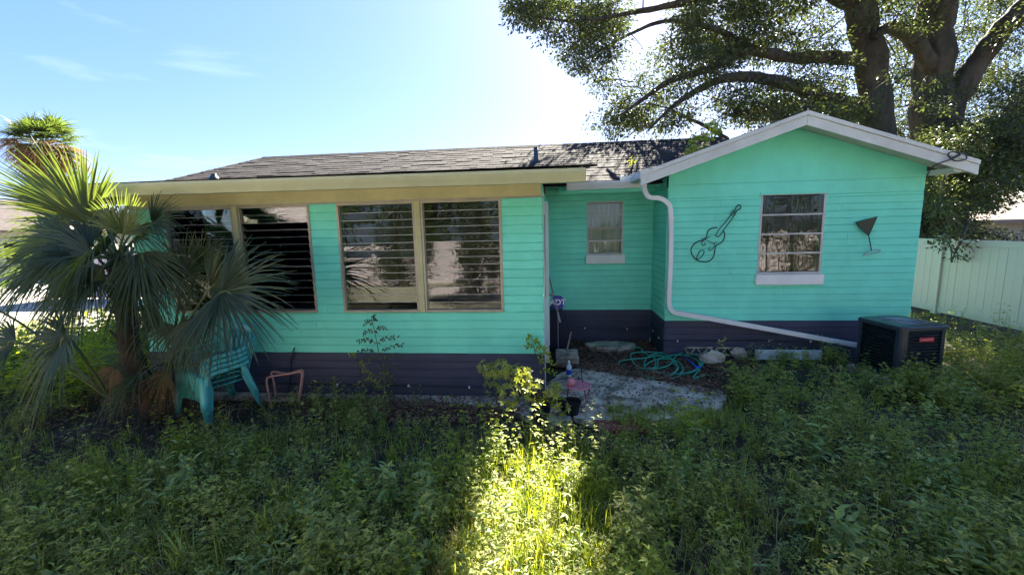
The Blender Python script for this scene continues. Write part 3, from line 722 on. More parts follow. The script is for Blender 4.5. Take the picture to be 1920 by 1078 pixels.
# ------------------------------------------------------------ the oak
OAK = empty('oak_tree', tuple(gnd(1710, 520)*0 + Vector((9.4, 12.2, 0))), 'huge spreading oak with twin trunks rising behind the gabled wing', 'tree')
limbs = {
 'trunk': [[(1690, 540, 12, .75), (1665, 400, 11.8, .48), (1645, 240, 11.5, .34), (1634, 120, 11.4, .31), (1610, 10, 11.3, .29), (1590, -100, 11.3, .28), (1560, -240, 11, .2), (1500, -330, 10.6, .08)],
           [(1730, 540, 12.3, .95), (1742, 380, 12.3, .60), (1746, 240, 12.2, .46), (1750, 120, 12.2, .40), (1755, 0, 12.2, .37), (1765, -150, 12.3, .33), (1760, -320, 12.5, .25), (1740, -420, 12.6, .1)]],
 'limb': [[(1742, 310, 12.2, .36), (1785, 200, 12, .27), (1838, 110, 11.8, .24), (1890, 45, 11.5, .22), (1960, -20, 11.3, .22), (2060, -90, 11.2, .1)],
          [(1745, 430, 12, .30), (1785, 360, 11.5, .24), (1840, 315, 11, .17), (1900, 270, 10.7, .10), (1960, 225, 10.5, .04)],
          [(1740, 420, 12.2, .3), (1800, 340, 12.5, .2), (1870, 240, 12.8, .14), (1930, 160, 13, .08)],
          [(1636, 115, 11.4, .17), (1560, 108, 11.0, .15), (1480, 108, 10.6, .13), (1400, 97, 10.2, .10), (1330, 130, 9.9, .085), (1260, 150, 9.6, .06), (1200, 190, 9.3, .04), (1165, 215, 9.2, .02)],
          [(1636, 210, 11.4, .22), (1565, 190, 11, .18), (1490, 162, 10.7, .15), (1410, 145, 10.3, .12), (1350, 150, 10, .09), (1290, 180, 9.8, .065), (1250, 210, 9.6, .04), (1215, 245, 9.5, .02)],
          [(1606, 10, 11.3, .19), (1500, -35, 10.9, .15), (1380, -25, 10.4, .11), (1280, 5, 10, .08), (1180, 25, 9.6, .05), (1080, 40, 9.3, .03), (990, 30, 9.1, .012)],
          [(1420, 97, 10.3, .07), (1340, 55, 10.1, .06), (1250, 40, 9.9, .045), (1170, 70, 9.6, .03), (1100, 110, 9.4, .015)],
          [(1590, -100, 11.3, .15), (1450, -190, 10.5, .1), (1300, -200, 9.8, .06), (1150, -150, 9.3, .03)],
          [(1760, -150, 12.2, .2), (1880, -260, 11.5, .12), (2000, -330, 11, .05)],
          [(1748, 130, 12, .2), (1712, 75, 11.6, .17), (1670, 52, 11.3, .14), (1640, 70, 11.0, .08)],
          [(1365, 262, 10.3, .05), (1325, 238, 10.2, .045), (1290, 222, 10.1, .035), (1255, 205, 10, .02), (1220, 195, 10, .01)],
          [(1560, 190, 11, .06), (1500, 215, 10.6, .04), (1430, 225, 10.2, .03), (1370, 215, 10, .015)],
          [(1800, 360, 11.4, .07), (1812, 410, 10.2, .05), (1800, 450, 9.4, .03), (1784, 492, 9.0, .006)]]}
LP = []
for nm, ls in limbs.items():
    for l in ls:
        P = spline([at(a, b_, c) for a, b_, c, r_ in l], 8); R_ = []
        for i in range(len(P)):
            t = i/8; k = min(int(t), len(l)-2); f_ = t-k; R_.append(l[k][3]*(1-f_)+l[k+1][3]*f_)
        if nm == 'trunk': P[0].z = -.1
        R2 = [r_*(1+.05*math.sin(i*1.1)+.03*math.sin(i*3.3)) for i, r_ in enumerate(R_)]
        P2 = [p+Vector((math.sin(i*1.3), math.sin(i*.9+1), math.sin(i*1.7)))*R_[i]*.07 for i, p in enumerate(P)]
        MB().tube(P2, R2, 12 if nm == 'trunk' else 8).build(nm, BARK, OAK, smooth=True)
        for i, p in enumerate(P2): LP.append((p, R_[i]))
LPn = np.array([tuple(p) for p, r_ in LP])
blobs = [(985, 25, 35, 30, 12, 1), (1050, 35, 70, 45, 34, 1), (1130, 90, 75, 70, 60, 1), (1200, 50, 110, 80, 70, 1), (1185, 160, 60, 60, 46, 1), (1165, 228, 45, 24, 26, .8), (1230, 225, 45, 28, 16, .7),
 (1330, 50, 110, 75, 80, 1), (1290, 130, 80, 50, 36, .8), (1300, 215, 60, 26, 12, .6), (1450, 50, 110, 65, 70, 1), (1420, 190, 70, 40, 34, .8), (1490, 215, 90, 34, 46, 1), (1540, 130, 60, 60, 30, .8), (1580, 230, 60, 40, 36, 1),
 (1690, 60, 60, 90, 40, -.9), (1690, 200, 50, 80, 30, -.8), (1820, 60, 110, 80, 60, -.9), (1850, 190, 90, 60, 60, -1), (1880, 290, 70, 60, 60, 1), (1800, 280, 60, 60, 36, .9), (1770, 350, 40, 60, 44, 1), (1850, 370, 60, 30, 12, .9),
 (1860, 445, 70, 12, 6, .6), (1785, 472, 20, 36, 16, .4), (1790, 425, 40, 20, 14, .8), (1960, 150, 70, 200, 50, 1), (1700, 130, 60, 90, 9, .6), (1770, 190, 50, 80, 9, .6), (1760, 330, 60, 50, 40, -.9), (1640, 250, 60, 30, 24, -.9), (1830, 330, 80, 60, 40, 1), (1900, 230, 60, 80, 40, 1), (1680, 20, 90, 40, 20, .7),
 (1250, -90, 260, 90, 130, 1), (1500, -130, 260, 120, 150, 1), (1800, -110, 250, 110, 110, 1), (1350, -260, 300, 90, 80, 1), (1750, -280, 300, 90, 80, 1), (1060, -60, 80, 40, 20, 1)]
oc = Acc(); tw = MB(); nclu = 0
for (bx_, by_, rx, ry, n, sc) in blobs:
    for _ in range(n):
        a = rnd(0, 6.283); q = math.sqrt(random.random()); u = bx_+rx*q*math.cos(a); v = by_+ry*q*math.sin(a)
        Y = rnd(9.2, 13.5); c0 = at(u, v, 11)
        p0 = np.array(c0); near = LPn[np.argmin(((LPn-p0)**2).sum(1))]
        Y = near[1] + random.gauss(0, 1.0)
        if sc < 0: Y = rnd(12.9, 15)
        Y = min(max(Y, 8.8), 15); c = at(u, v, Y)
        g_ = c - SUN*((c.z-.3)/SUN.z)
        if -.80 < g_.x < .36 and .9 < g_.y < 4.4 and random.random() < .985: continue
        k_ = (c.y-8)*1.0; g2 = c - SUN*((c.z-3.1)/SUN.z)
        if g2.x < -.9 and 6 < g2.y < 9: continue
        nl = int(140*abs(sc))+random.randrange(40); R0 = rnd(.25, .48)*(.8+.2*abs(sc))*(Y/11)
        pts = rdir(nl)*(rng.random(nl)**.45*R0)[:, None]*np.array([1.15, 1.0, .62])
        D = unit(pts*1.2+rdir(nl)*.6*R0+np.array([0, 0, -.10]))
        sz = rng.uniform(.05, .092, nl)
        oc.add(leaf_arr(np.array(c)+pts, D, unit(rdir(nl)+np.array([0, 0, .9])), sz, sz*.48, fold=.12, curl=.12), 0)
        # twig back to the nearest wood
        i = np.argmin(((LPn-np.array(c))**2).sum(1)); e = Vector(LPn[i]); dd = (c-e).length
        if dd < 3.2:
            m1 = e.lerp(c, .4)+Vector((rnd(-.15, .15), rnd(-.15, .15), rnd(0, .25)))*dd*.5; m2 = e.lerp(c, .75)+Vector((rnd(-.1, .1), rnd(-.1, .1), rnd(0, .12)))*dd*.4
            tw.tube(spline([e, m1, m2, c], 3), list(np.linspace(min(.03, .008+dd*.012), .004, 10)), 4, cap=False)
            if random.random() < .5: LPn = np.vstack([LPn, np.array([tuple(m1), tuple(m2)])])
        nclu += 1
tag(oc.build('crown', [OAKL, LIMEL], OAK), kind='stuff'); tag(tw.build('twigs', TWIG, OAK), kind='stuff')
print('oak clusters', nclu)

def simple_tree(name, label, base, h, rc, n, mt=FARL, tr=.18, size=.16, group=None, lo=.3, nl=70):
    root = empty(name, base, label, 'tree', group); B = Vector(base)
    top = B+Vector((rnd(-.3, .3), rnd(-.3, .3), h*.75))
    P = spline([B, B.lerp(top, .4)+Vector((rnd(-.2, .2), 0, 0)), top], 5)
    MB().tube(P, list(np.linspace(tr, tr*.35, len(P))), 8).build('trunk', BARK, root, smooth=True)
    ac = Acc(); br = MB()
    for i in range(n):
        d = Vector(rdir(1)[0]); c = B+Vector((d.x*rc*rnd(.3, 1), d.y*rc*rnd(.3, 1), h*(lo+(1-lo)*.5)+d.z*h*(1-lo)*.5*rnd(.5, 1)))
        R0 = rnd(.16, .3)*rc*.8; pts = rdir(nl)*(rng.random(nl)**.5*R0)[:, None]
        sz = rng.uniform(.6, 1.2, nl)*size
        ac.add(leaf_arr(np.array(c)+pts, unit(pts+rdir(nl)*R0*.7), unit(rdir(nl)+np.array([0, 0, .7])), sz, sz*.5, fold=.1), 0)
        if i % 3 == 0:
            e = P[random.randrange(len(P)//2, len(P))]; br.tube([e, e.lerp(c, .5)+Vector((0, 0, .1)), c], [tr*.25, tr*.12, .01], 5)
    br.build('limb', BARK, root); tag(ac.build('crown', [mt], root), kind='stuff')
    return root
g_ = 'trees beyond the right fence'
simple_tree('tree', 'sunlit leafy tree beyond the brown roof at the right edge', (26, 26, 0), 6.2, 3.6, 60, size=.3, tr=.25)
simple_tree('tree', 'dark leafy tree behind the fence beside the wing corner', (12.2, 19, 0), 3.6, 1.6, 26, size=.2)
simple_tree('tree', 'tree standing behind the viewer whose trunk shows in the sunroom glass', (.3, -7.0, 0), 9, 3.8, 120, size=.2, tr=.42, lo=.30)
simple_tree('tree', 'dense tree behind the viewer mirrored in the louvred glass', (-5.2, -7.2, 0), 8, 3.8, 130, size=.2, tr=.25, lo=.18)
simple_tree('tree', 'leaning tree behind the viewer mirrored near the wing window', (6.4, -8, 0), 9, 3.8, 120, size=.2, tr=.3, lo=.2)
simple_tree('tree', 'far dark tree behind the viewer closing the mirrored view', (-11, -8, 0), 8, 3.8, 110, size=.22, tr=.25, lo=.15)

for lab, x, y_, h_, r_ in (('slender airy tree in front of the mirrored white fence', -2.2, -2.7, 3.0, .9), ('second airy tree near the mirrored white fence', .9, -2.8, 2.9, .9), ('bushy young tree before the fence behind the viewer', 3.4, -2.7, 2.8, 1.1), ('leafy young tree at the far end of the mirrored fence', -4.6, -2.6, 3.0, 1.1), ('dense young tree added behind the viewer to darken the wing window', 8.4, -2.4, 3.8, 2.0), ('narrow leafy tree added behind the viewer to darken the small recessed window', 2.2, -2.5, 2.9, .9), ('broad bushy tree added at the outer fence end to darken the wing window', 10.4, -2.6, 3.4, 1.6), ('bushy tree added to close the mirrored view of the wing window', 6.6, -2.9, 3.0, 1.2)):
    simple_tree('tree', lab, (x, y_, 0), h_, r_, 90, size=.085, tr=.05, lo=.04, nl=60, mt=OAKL)  # those before the wing and recess windows are added to darken their reflections
# ------------------------------------------------------------ palms
def frond(hub, T, Nn, R, n, spread, mt, parent, droop=.35, stalk=None, width=.042, cup=.18, ragged=.12, seg=6, fused=.35, stalkmat=None):
    n = int(n*1.6); width = width*.5
    T = np.array(Vector(T).normalized()); Nn = np.array(Nn, float); Nn = unit(Nn - T*Nn.dot(T)); Sd = np.cross(Nn, T)
    a = np.linspace(-spread/2, spread/2, n) + rng.normal(0, .022, n)
    L_ = R*(1-.30*(np.abs(a)/(spread/2))**2.2)*rng.uniform(1-ragged, 1+ragged*.5, n)
    d = np.cos(a)[:, None]*T + np.sin(a)[:, None]*Sd + Nn*cup*(.3+np.abs(np.sin(a)))[:, None]; d = unit(d)
    ws = unit(np.cross(Nn[None], d)); up = unit(np.cross(d, ws))
    dr = droop*rng.uniform(.4, 2.1, n); H_ = np.array(hub); rows = []
    tw_ = rng.normal(0, .8, n)
    for i in range(seg+1):
        t = i/seg
        p = H_ + d*(L_*t)[:, None] - np.array([0, 0, 1.])*(dr*L_*max(0, t-.25)**2*1.4)[:, None]
        w = width*R/.8*(min(1, t/.3)**.8 if t < .3 else (1-(t-.3)/.7)**.8)*.5+.0015
        fo = .35*w; an = (tw_*max(0, t-fused))[:, None]
        s_ = ws*np.cos(an)+up*np.sin(an)
        rows += [p-s_*w+up*fo, p-up*fo*.6, p+s_*w+up*fo]
    V = np.stack(rows, 1); k = V.shape[1]; TT = []
    for i in range(seg):
        o = 3*i
        TT += [(o, o+1, o+4), (o, o+4, o+3), (o+1, o+2, o+5), (o+1, o+5, o+4)]
    F = (np.array(TT)[None]+(np.arange(n)*k)[:, None, None]).reshape(-1, 3)
    f = npmesh('frond', V.reshape(-1, 3), F, mt, parent)
    if stalk is not None:
        s0 = Vector(stalk); h = Vector(hub); md = s0.lerp(h, .55)+Vector((0, 0, .06*(h-s0).length))
        MB().tube(spline([s0, md, h, h+Vector(T)*R*.18], 4), list(np.linspace(.017, .006, 13)), 5).build('stalk', stalkmat or PETI, f)
    return f
def P3(u, v, Y): return Vector(at(u, v, Y))
def fr_px(h, tip, R=None, nrm=(0, -.8, .5), n=38, spread=3.6, mt=PALML, parent=None, stalk=None, **k):
    H_ = P3(*h); T = P3(*tip)-H_; R = R or T.length
    return frond(H_, T, nrm, R, n, spread, mt, parent, stalk=stalk, **k)
bA = gnd(243, 690); bA = Vector((-4.62, 4.02, 0))
PA = empty('fan_palm', bA, 'young fan palm at the left with leaning trunk and sunlit upper fronds', 'palm tree')
tp = [(-4.50, 4.05, 0), P3(246, 660, 4.02), P3(238, 600, 4.02), P3(226, 545, 4.0), P3(222, 500, 4.0), P3(224, 478, 4.0)]
MB().tube(spline(tp, 6), [.085+.012*(i % 2)+.03*max(0, .4-i/31) for i in range(31)], 10).build('trunk', PALMT, PA, smooth=True)
for i in range(26):
    t = i/26; p = spline(tp, 6)[int(t*30)]; a = i*2.4
    MB().tube([p+Vector((math.cos(a)*.07, math.sin(a)*.07, 0)), p+Vector((math.cos(a)*.14, math.sin(a)*.14, .13))], [.022, .008], 4).build('leaf_base', PALMT, PA)
c0 = P3(222, 485, 4.0)
fr_px((165, 420, 3.95), (95, 290, 3.9), R=.92, nrm=(.5, -.7, .3), n=34, spread=1.7, mt=PALMY, parent=PA, stalk=c0, droop=.12, cup=.3)
fr_px((135, 410, 4.05), (30, 285, 4.1), R=.98, nrm=(.6, -.6, .5), n=26, spread=1.5, mt=PALMY, parent=PA, stalk=c0, droop=.18, cup=.2)
fr_px((232, 440, 3.9), (236, 352, 3.9), R=.50, nrm=(.1, -.95, .2), n=36, spread=2.7, mt=PALMY, parent=PA, stalk=c0, droop=.10, cup=.15, width=.05)
fr_px((248, 455, 3.85), (330, 420, 3.8), R=.55, nrm=(.2, -.5, .8), n=34, spread=2.9, mt=PALML, parent=PA, stalk=c0, droop=.5)
fr_px((262, 475, 3.8), (300, 560, 3.75), R=.55, nrm=(.5, -.8, .3), n=34, spread=2.6, mt=PALML, parent=PA, stalk=c0, droop=.3)
fr_px((170, 470, 3.85), (10, 430, 3.75), R=.80, nrm=(0, -.75, .65), n=42, spread=3.0, mt=PALML, parent=PA, stalk=c0, droop=.35)
fr_px((175, 485, 3.75), (30, 540, 3.65), R=.78, nrm=(-.1, -.9, .4), n=42, spread=2.9, mt=PALML, parent=PA, stalk=c0, droop=.25)
fr_px((195, 500, 3.7), (120, 600, 3.6), R=.50, nrm=(0, -.95, .3), n=30, spread=2.4, mt=PALML, parent=PA, stalk=c0, droop=.2)
fr_px((200, 430, 4.3), (170, 350, 4.4), R=.55, nrm=(.2, -.9, .2), n=30, spread=2.4, mt=PALMY, parent=PA, stalk=c0, droop=.3)
fr_px((285, 420, 4.15), (390, 350, 4.2), R=.5, nrm=(.3, -.8, .5), n=28, spread=2.4, mt=PALML, parent=PA, stalk=c0, droop=.3)
fr_px((215, 520, 4.2), (330, 560, 4.3), R=.45, nrm=(.3, -.8, .5), n=28, spread=2.4, mt=PALML, parent=PA, stalk=c0, droop=.5)
fr_px((120, 450, 4.2), (-40, 380, 4.3), R=.85, nrm=(.2, -.8, .5), n=40, spread=2.6, mt=PALMY, parent=PA, stalk=c0, droop=.3)
fr_px((90, 500, 4.1), (-60, 520, 4.1), R=.80, nrm=(.1, -.85, .5), n=42, spread=3.0, mt=PALML, parent=PA, stalk=c0, droop=.4)
fr_px((150, 530, 3.9), (60, 620, 3.85), R=.60, nrm=(.1, -.9, .4), n=36, spread=3.0, mt=PALML, parent=PA, stalk=c0, droop=.5)
fr_px((255, 520, 3.95), (320, 600, 3.9), R=.52, nrm=(.2, -.9, .3), n=32, spread=3.0, mt=PALML, parent=PA, stalk=c0, droop=.5)
fr_px((130, 420, 4.4), (60, 330, 4.5), R=.70, nrm=(.3, -.8, .4), n=36, spread=2.2, mt=PALMY, parent=PA, stalk=c0, droop=.25)
for k in range(12):
    a = k*2.399; el = (.75, .2, -.35)[k % 3]+rnd(-.15, .15); d = Vector((math.cos(a)*math.cos(el), math.sin(a)*math.cos(el)*.8, math.sin(el)))
    h = c0+Vector((d.x*.42, d.y*.38, d.z*.42)); 
    if d.z > .3 and d.x > .2: continue
    frond(h, d+Vector((0, 0, -.15)), Vector((rnd(-.3, .3), -.7, .6)), rnd(.45, .68), 32, rnd(2.2, 3.0), PALML if k % 3 else PALMY, PA, droop=rnd(.35, .7), stalk=c0, ragged=.2)
# lowest left frond, own stem from a second crown near the ground
PC = empty('fan_palm', (-5.0, 3.75, 0), 'low stemless fan palm spreading its fronds at the left edge', 'palm tree')
c1 = Vector((-4.75, 3.8, .35))
fr_px((125, 632, 3.35), (60, 730, 3.2), R=.70, nrm=(-.25, -.85, .5), n=44, spread=4.3, mt=PALML, parent=PC, stalk=c1, droop=.30)
fr_px((30, 640, 3.6), (-90, 700, 3.5), R=.65, nrm=(-.2, -.85, .5), n=36, spread=3.2, mt=PALML, parent=PC, stalk=c1, droop=.3)
fr_px((215, 690, 3.8), (180, 760, 3.7), R=.30, nrm=(.2, -.85, .5), n=26, spread=3, mt=PALMD, parent=PC, stalk=c1, droop=.6, width=.025)
fr_px((-40, 560, 3.9), (-100, 480, 3.8), R=.7, nrm=(0, -.85, .5), n=34, spread=3, mt=PALML, parent=PC, stalk=c1, droop=.4)
PB = empty('fan_palm', (-3.95, 3.95, 0), 'bushy dark fan palm leaning over the stacked plastic chairs', 'palm tree')
c2 = P3(322, 680, 4.15)
MB().tube([(-4.15, 4.25, 0), P3(316, 730, 4.15), c2], [.09, .08, .06], 8).build('trunk', PALMT, PB, smooth=True)
fr_px((415, 548, 3.85), (540, 575, 3.7), R=.92, nrm=(.1, -.85, .5), n=50, spread=3.7, mt=PALML, parent=PB, stalk=c2, droop=.22)
fr_px((395, 540, 4.0), (490, 470, 3.95), R=.62, nrm=(.2, -.8, .5), n=34, spread=2.6, mt=PALML, parent=PB, stalk=c2, droop=.2)
fr_px((332, 612, 3.9), (345, 690, 3.8), R=.48, nrm=(.1, -.9, .4), n=38, spread=4.4, mt=PALML, parent=PB, stalk=c2, droop=.45)
fr_px((362, 600, 3.75), (400, 680, 3.65), R=.42, nrm=(.1, -.9, .4), n=30, spread=3.4, mt=PALML, parent=PB, stalk=c2, droop=.5)
fr_px((345, 520, 4.1), (350, 430, 4.15), R=.60, nrm=(.1, -.95, .2), n=34, spread=2.8, mt=PALML, parent=PB, stalk=c2, droop=.25)
fr_px((300, 590, 4.1), (240, 620, 4.0), R=.5, nrm=(-.1, -.9, .4), n=30, spread=3, mt=PALML, parent=PB, stalk=c2, droop=.4)
fr_px((375, 500, 4.2), (430, 420, 4.25), R=.52, nrm=(.2, -.9, .3), n=28, spread=2.2, mt=PALML, parent=PB, stalk=c2, droop=.2)
for k in range(6):
    a = k*2.399+.6; d = Vector((math.cos(a)*.9, -abs(math.sin(a))*.5, rnd(-.3, .6))).normalized()
    frond(c2+d*.36+Vector((0, 0, .08)), d+Vector((0, 0, -.1)), Vector((rnd(-.3, .3), -.8, .5)), rnd(.38, .52), 30, rnd(2.4, 3.2), PALML, PB, droop=rnd(.35, .7), stalk=c2, ragged=.2)
for k in range(5):
    h = c2+Vector((rnd(-.25, .15), rnd(-.2, .05), rnd(-.25, .05))); t = Vector((rnd(-.7, .3), rnd(-.8, 0), rnd(-1, -.3)))
    frond(h, t, (rnd(-.4, .4), -.8, .3), rnd(.28, .45), 16, 1.4, PALMD, PB, droop=.5, stalk=c2, width=.02, ragged=.3, stalkmat=TWIG)
# tall far palm
fp = P3(82, 275, 15.5)
PF = empty('cabbage_palm', (fp.x, fp.y, 0), 'tall cabbage palm with orange dead skirt far behind on the left', 'palm tree')
MB().tube([(fp.x-.3, fp.y, 0), (fp.x-.1, fp.y, fp.z*.6), tuple(fp)], [.24, .2, .2], 10).build('trunk', PALMT, PF, smooth=True)
for k in range(76):
    z = 1-2*(k+.5)/76; a = k*2.399; r_ = math.sqrt(1-z*z)
    d = Vector((r_*math.cos(a), r_*math.sin(a), z*1.0+.12)).normalized()
    dead = z < .15+rnd(-.25, .25); ln = rnd(.85, 1.2)*(1 if not dead else .95)
    h = fp+d*ln*rnd(.55, .95); 
    frond(h, d+Vector((0, 0, -.05 if not dead else -.4)), Vector((0, 0, 1))+d*.2 if abs(d.z) < .8 else Vector((1, -.5, 0)), rnd(.6, .9), 22, 3.0, PALMD if (dead and random.random() < .75) else PALML, PF, droop=.35, stalk=fp, width=.075, seg=4, ragged=.35)

# ------------------------------------------------------------ air conditioner
def aircon():
    c = Vector((4.46, 5.72, 0)); root = empty('air_conditioner', c, 'dark square outdoor air conditioner with round fan grille, standing at the wing corner', 'air conditioner')
    root.rotation_euler = (0, 0, .187); h = .31; rr = .06; Hh = .74
    def rsq(r_, a, n=6):
        P = []
        for (sx, sy, a0) in ((1, 1, 0), (-1, 1, 90), (-1, -1, 180), (1, -1, 270)):
            for k in range(n+1):
                t = math.radians(a0+90*k/n); P.append((sx*(a-r_)+r_*math.cos(t), sy*(a-r_)+r_*math.sin(t)))
        return P
    MB().prism(rsq(.01, .36), -.02, .06, axis='z').build('pad', CONC, root, local=True)
    MB().prism(rsq(rr, h-.03), .06, Hh-.03, axis='z').build('coil', ACD, root, local=True)
    cs = MB().prism(rsq(rr+.006, h+.004), .061, .12, axis='z').build('casing', ACM, root, local=True, bevel=.004)
    for sx in (-1, 1):
        for sy in (-1, 1):
            P = [(sx*(h-.085), sy*h), (sx*(h-rr), sy*h)] + [(sx*(h-rr+rr*math.sin(t)), sy*(h-rr+rr*math.cos(t))) for t in np.linspace(.25, 1.32, 4)] + [(sx*h, sy*(h-rr)), (sx*h, sy*(h-.085)), (sx*(h-.012), sy*(h-.085)), (sx*(h-.03), sy*(h-.03)), (sx*(h-.085), sy*(h-.012))]
            if sx*sy < 0: P = P[::-1]
            MB().prism(P, .121, Hh-.045, axis='z').build('corner_post', ACM, root, local=True)
    lv = []
    for k in range(14):
        z = .14+k*.0405
        for side in range(4):
            M = Matrix.Rotation(side*math.pi/2, 4, 'Z') @ Matrix.Translation((0, -h+.006, z)) @ Matrix.Rotation(math.radians(-38), 4, 'X')
            MB().box(-h+.086, h-.086, -.016, .016, -.0015, .0015, M).build('louvre', ACM, root, local=True)
    # top cap: rounded square with round opening
    out = rsq(rr+.01, h+.012); n = len(out); R0 = .235
    V = [(x, y, Hh-.045) for x, y in out]+[(x, y, Hh-.008) for x, y in out]+[(x*.965, y*.965, Hh+.006) for x, y in out]
    ins = [(R0*math.cos(math.atan2(y, x)), R0*math.sin(math.atan2(y, x))) for x, y in out]
    V += [(x, y, Hh+.008) for x, y in ins]+[(x*.97, y*.97, Hh-.004) for x, y in ins]+[(x*.96, y*.96, Hh-.10) for x, y in ins]
    F = [(r_*n+i, r_*n+(i+1) % n, (r_+1)*n+(i+1) % n, (r_+1)*n+i) for r_ in range(5) for i in range(n)]
    top = MB().add(V, F).build('top_cap', ACM, root, local=True)
    for k in range(9):
        r_ = .03+k*.0245
        MB().tube([(r_*math.cos(t), r_*math.sin(t), Hh+.004+.012*(1-k/9)) for t in np.linspace(0, 6.283, 33)[:-1]], .0022, 4, closed=True).build('grille_ring', ALU2, top, local=True)
    for k in range(8):
        a = k*math.pi/4; MB().tube([(.03*math.cos(a), .03*math.sin(a), Hh+.016), (.235*math.cos(a), .235*math.sin(a), Hh+.003)], .003, 4).build('grille_bar', ALU2, top, local=True)
    fan = MB().lathe((0, 0, Hh-.09), [(0, .03), (.05, .03), (.055, 0), (.055, -.05)], 12)
    for k in range(4):
        a = k*math.pi/2; M = Matrix.Rotation(a, 4, 'Z') @ Matrix.Rotation(math.radians(22), 4, 'X')
        fan.add([M @ Vector(p) + Vector((0, 0, Hh-.1)) for p in [(.05, -.03, 0), (.2, -.08, 0), (.215, .06, 0), (.05, .03, 0)]], [(0, 1, 2, 3)])
    fan.build('fan', ACM, root, local=True)
    bd = MB().box(-.085, .105, -h-.012, -h-.004, Hh-.185, Hh-.135).build('badge', BADGE, root, local=True, bevel=.002)
    MB().box(-.065, .085, -h-.0135, -h-.0125, Hh-.166, Hh-.154).build('badge_stripe', PINKM, bd, local=True)
aircon()
# white board leaning at the wing's foot
p = at(1405, 660, 6.40)
tag(MB().box(3.02, 3.95, 6.38, 6.42, .0, .145).build('white_board', WHITE, bevel=.004), 'white painted board lying on edge against the wing base', 'board')
# broken concrete lumps by the vents
def lump(name, label, c, r_, sq=(1, 1, .6), mt=CONC, seed=0):
    b = MB(); q = random.Random(seed); n = 9; V = []; 
    for i in range(6):
        ph = math.pi*i/5
        for k in range(n):
            a = 2*math.pi*k/n; rr = r_*(1+q.uniform(-.22, .22)); V.append((c[0]+rr*sq[0]*math.sin(ph)*math.cos(a), c[1]+rr*sq[1]*math.sin(ph)*math.sin(a), c[2]+rr*sq[2]*math.cos(ph)))
    b.add(V, [(i*n+k, i*n+(k+1) % n, (i+1)*n+(k+1) % n, (i+1)*n+k) for i in range(5) for k in range(n)])
    return tag(b.build(name, mt), label, 'rock')
lump('concrete_lump', 'rough concrete lump lying beside the coiled hose', (2.33, 6.25, .06), .17, (1.1, .8, .7), seed=4)
lump('concrete_lump', 'pale broken concrete chunk next to the vent block', (2.78, 6.42, .07), .13, (1, .6, .8), seed=9)
# stepping block at the side door
tag(MB().box(.02, .36, 5.98, 6.42, -.02, .14).build('concrete_step', CONC, bevel=.012), 'low grey concrete block standing by the sunroom corner', 'step')

# ------------------------------------------------------------ cables
def cable(name, label, pts, r_=.007, mt=WIRE, cat='cable', clips=0):
    S_ = spline(pts, 6); o = MB().tube(S_, r_, 6).build(name, mt, smooth=True); tag(o, label, cat)
    for i in range(clips):
        q = S_[int((i+.5)*len(S_)/clips)]; MB().box(q.x-.008, q.x+.008, q.y-.012, q.y+.012, q.z-.012, q.z+.012).build('clip', SIGNW, o)
    return o
cable('cable', 'black cable clipped along the foot of the wing wall', [(1.66, 7.35, .26), (1.69, 6.9, .25), (1.70, 6.52, .25), (2.2, 6.53, .25), (2.9, 6.53, .26), (3.6, 6.53, .24), (4.1, 6.53, .25)], clips=6)
cable('cable', 'black cable sagging along the base of the recessed wall', [(.35, 7.42, .28), (.55, 7.42, .23), (.9, 7.42, .205), (1.3, 7.42, .215), (1.68, 7.42, .25)], clips=2)
cable('cable', 'black cable running along the foot of the sunroom wall', [(-3.9, 4.77, .14), (-2.9, 4.77, .155), (-1.8, 4.77, .15), (-.9, 4.77, .14), (-.2, 4.77, .13)], .006, clips=5)
cable('cable', 'short black cable hanging down the slate base beside the chairs', [at(552, 652, 4.76), at(547, 668, 4.75), at(545, 700, 4.76), at(540, 735, 4.74)], .008)
cable('cable', 'thin black cable looped over the right end of the gable fascia', [at(1738, 330, 6.3), at(1750, 312, 6.08), at(1780, 300, 6.07), at(1790, 296, 6.06), at(1800, 290, 6.06), at(1785, 284, 6.07), at(1778, 292, 6.06), at(1792, 302, 6.06), at(1812, 298, 6.06), at(1806, 288, 6.07), at(1784, 297, 6.06)], .008)

# ------------------------------------------------------------ wall ornaments
def zc(pts, Y=6.50, sc=.3858, ox=1180, oy=200): return [at(ox+x*sc, oy+y*sc, Y) for x, y in pts]
vio = empty('wall_ornament', at(1340, 450, 6.50), 'black wire violin hanging tilted on the turquoise wing wall', 'wall ornament')
def wirep(name, pts, r_, closed=False, n=7):
    P = zc(pts); P = spline(P+([P[0]] if closed else []), n); return MB().tube(P, r_, 6).build(name, WIRE, vio, smooth=True)
wirep('body', [(428, 588), (400, 592), (381, 608), (375, 632), (360, 648), (335, 656), (312, 671), (300, 695), (306, 722), (330, 746), (360, 755), (390, 750), (409, 728), (415, 700), (421, 676), (445, 662), (459, 645), (463, 620), (456, 603)], .0085)
wirep('fingerboard', [(418, 626), (440, 592), (470, 558), (500, 520), (510, 528), (480, 570), (455, 605), (434, 632), (418, 626)], .0065)
wirep('tailpiece', [(325, 742), (335, 715), (348, 698), (360, 700), (362, 712), (345, 735), (325, 742)], .0065)
wirep('sound_hole', [(392, 632), (368, 645), (352, 660), (356, 674), (368, 672), (366, 662)], .0055)
wirep('sound_hole', [(404, 664), (415, 668), (410, 684), (392, 700), (386, 690), (394, 684)], .0055)
wirep('scroll', [(500, 520), (512, 505), (520, 488), (532, 479), (542, 484), (538, 498), (524, 504), (512, 528)], .009)
for a, b_ in (((488, 520), (506, 532)), ((494, 511), (514, 524)), ((499, 502), (520, 516))): wirep('peg', [a, ((a[0]+b_[0])/2, (a[1]+b_[1])/2), b_], .0055)
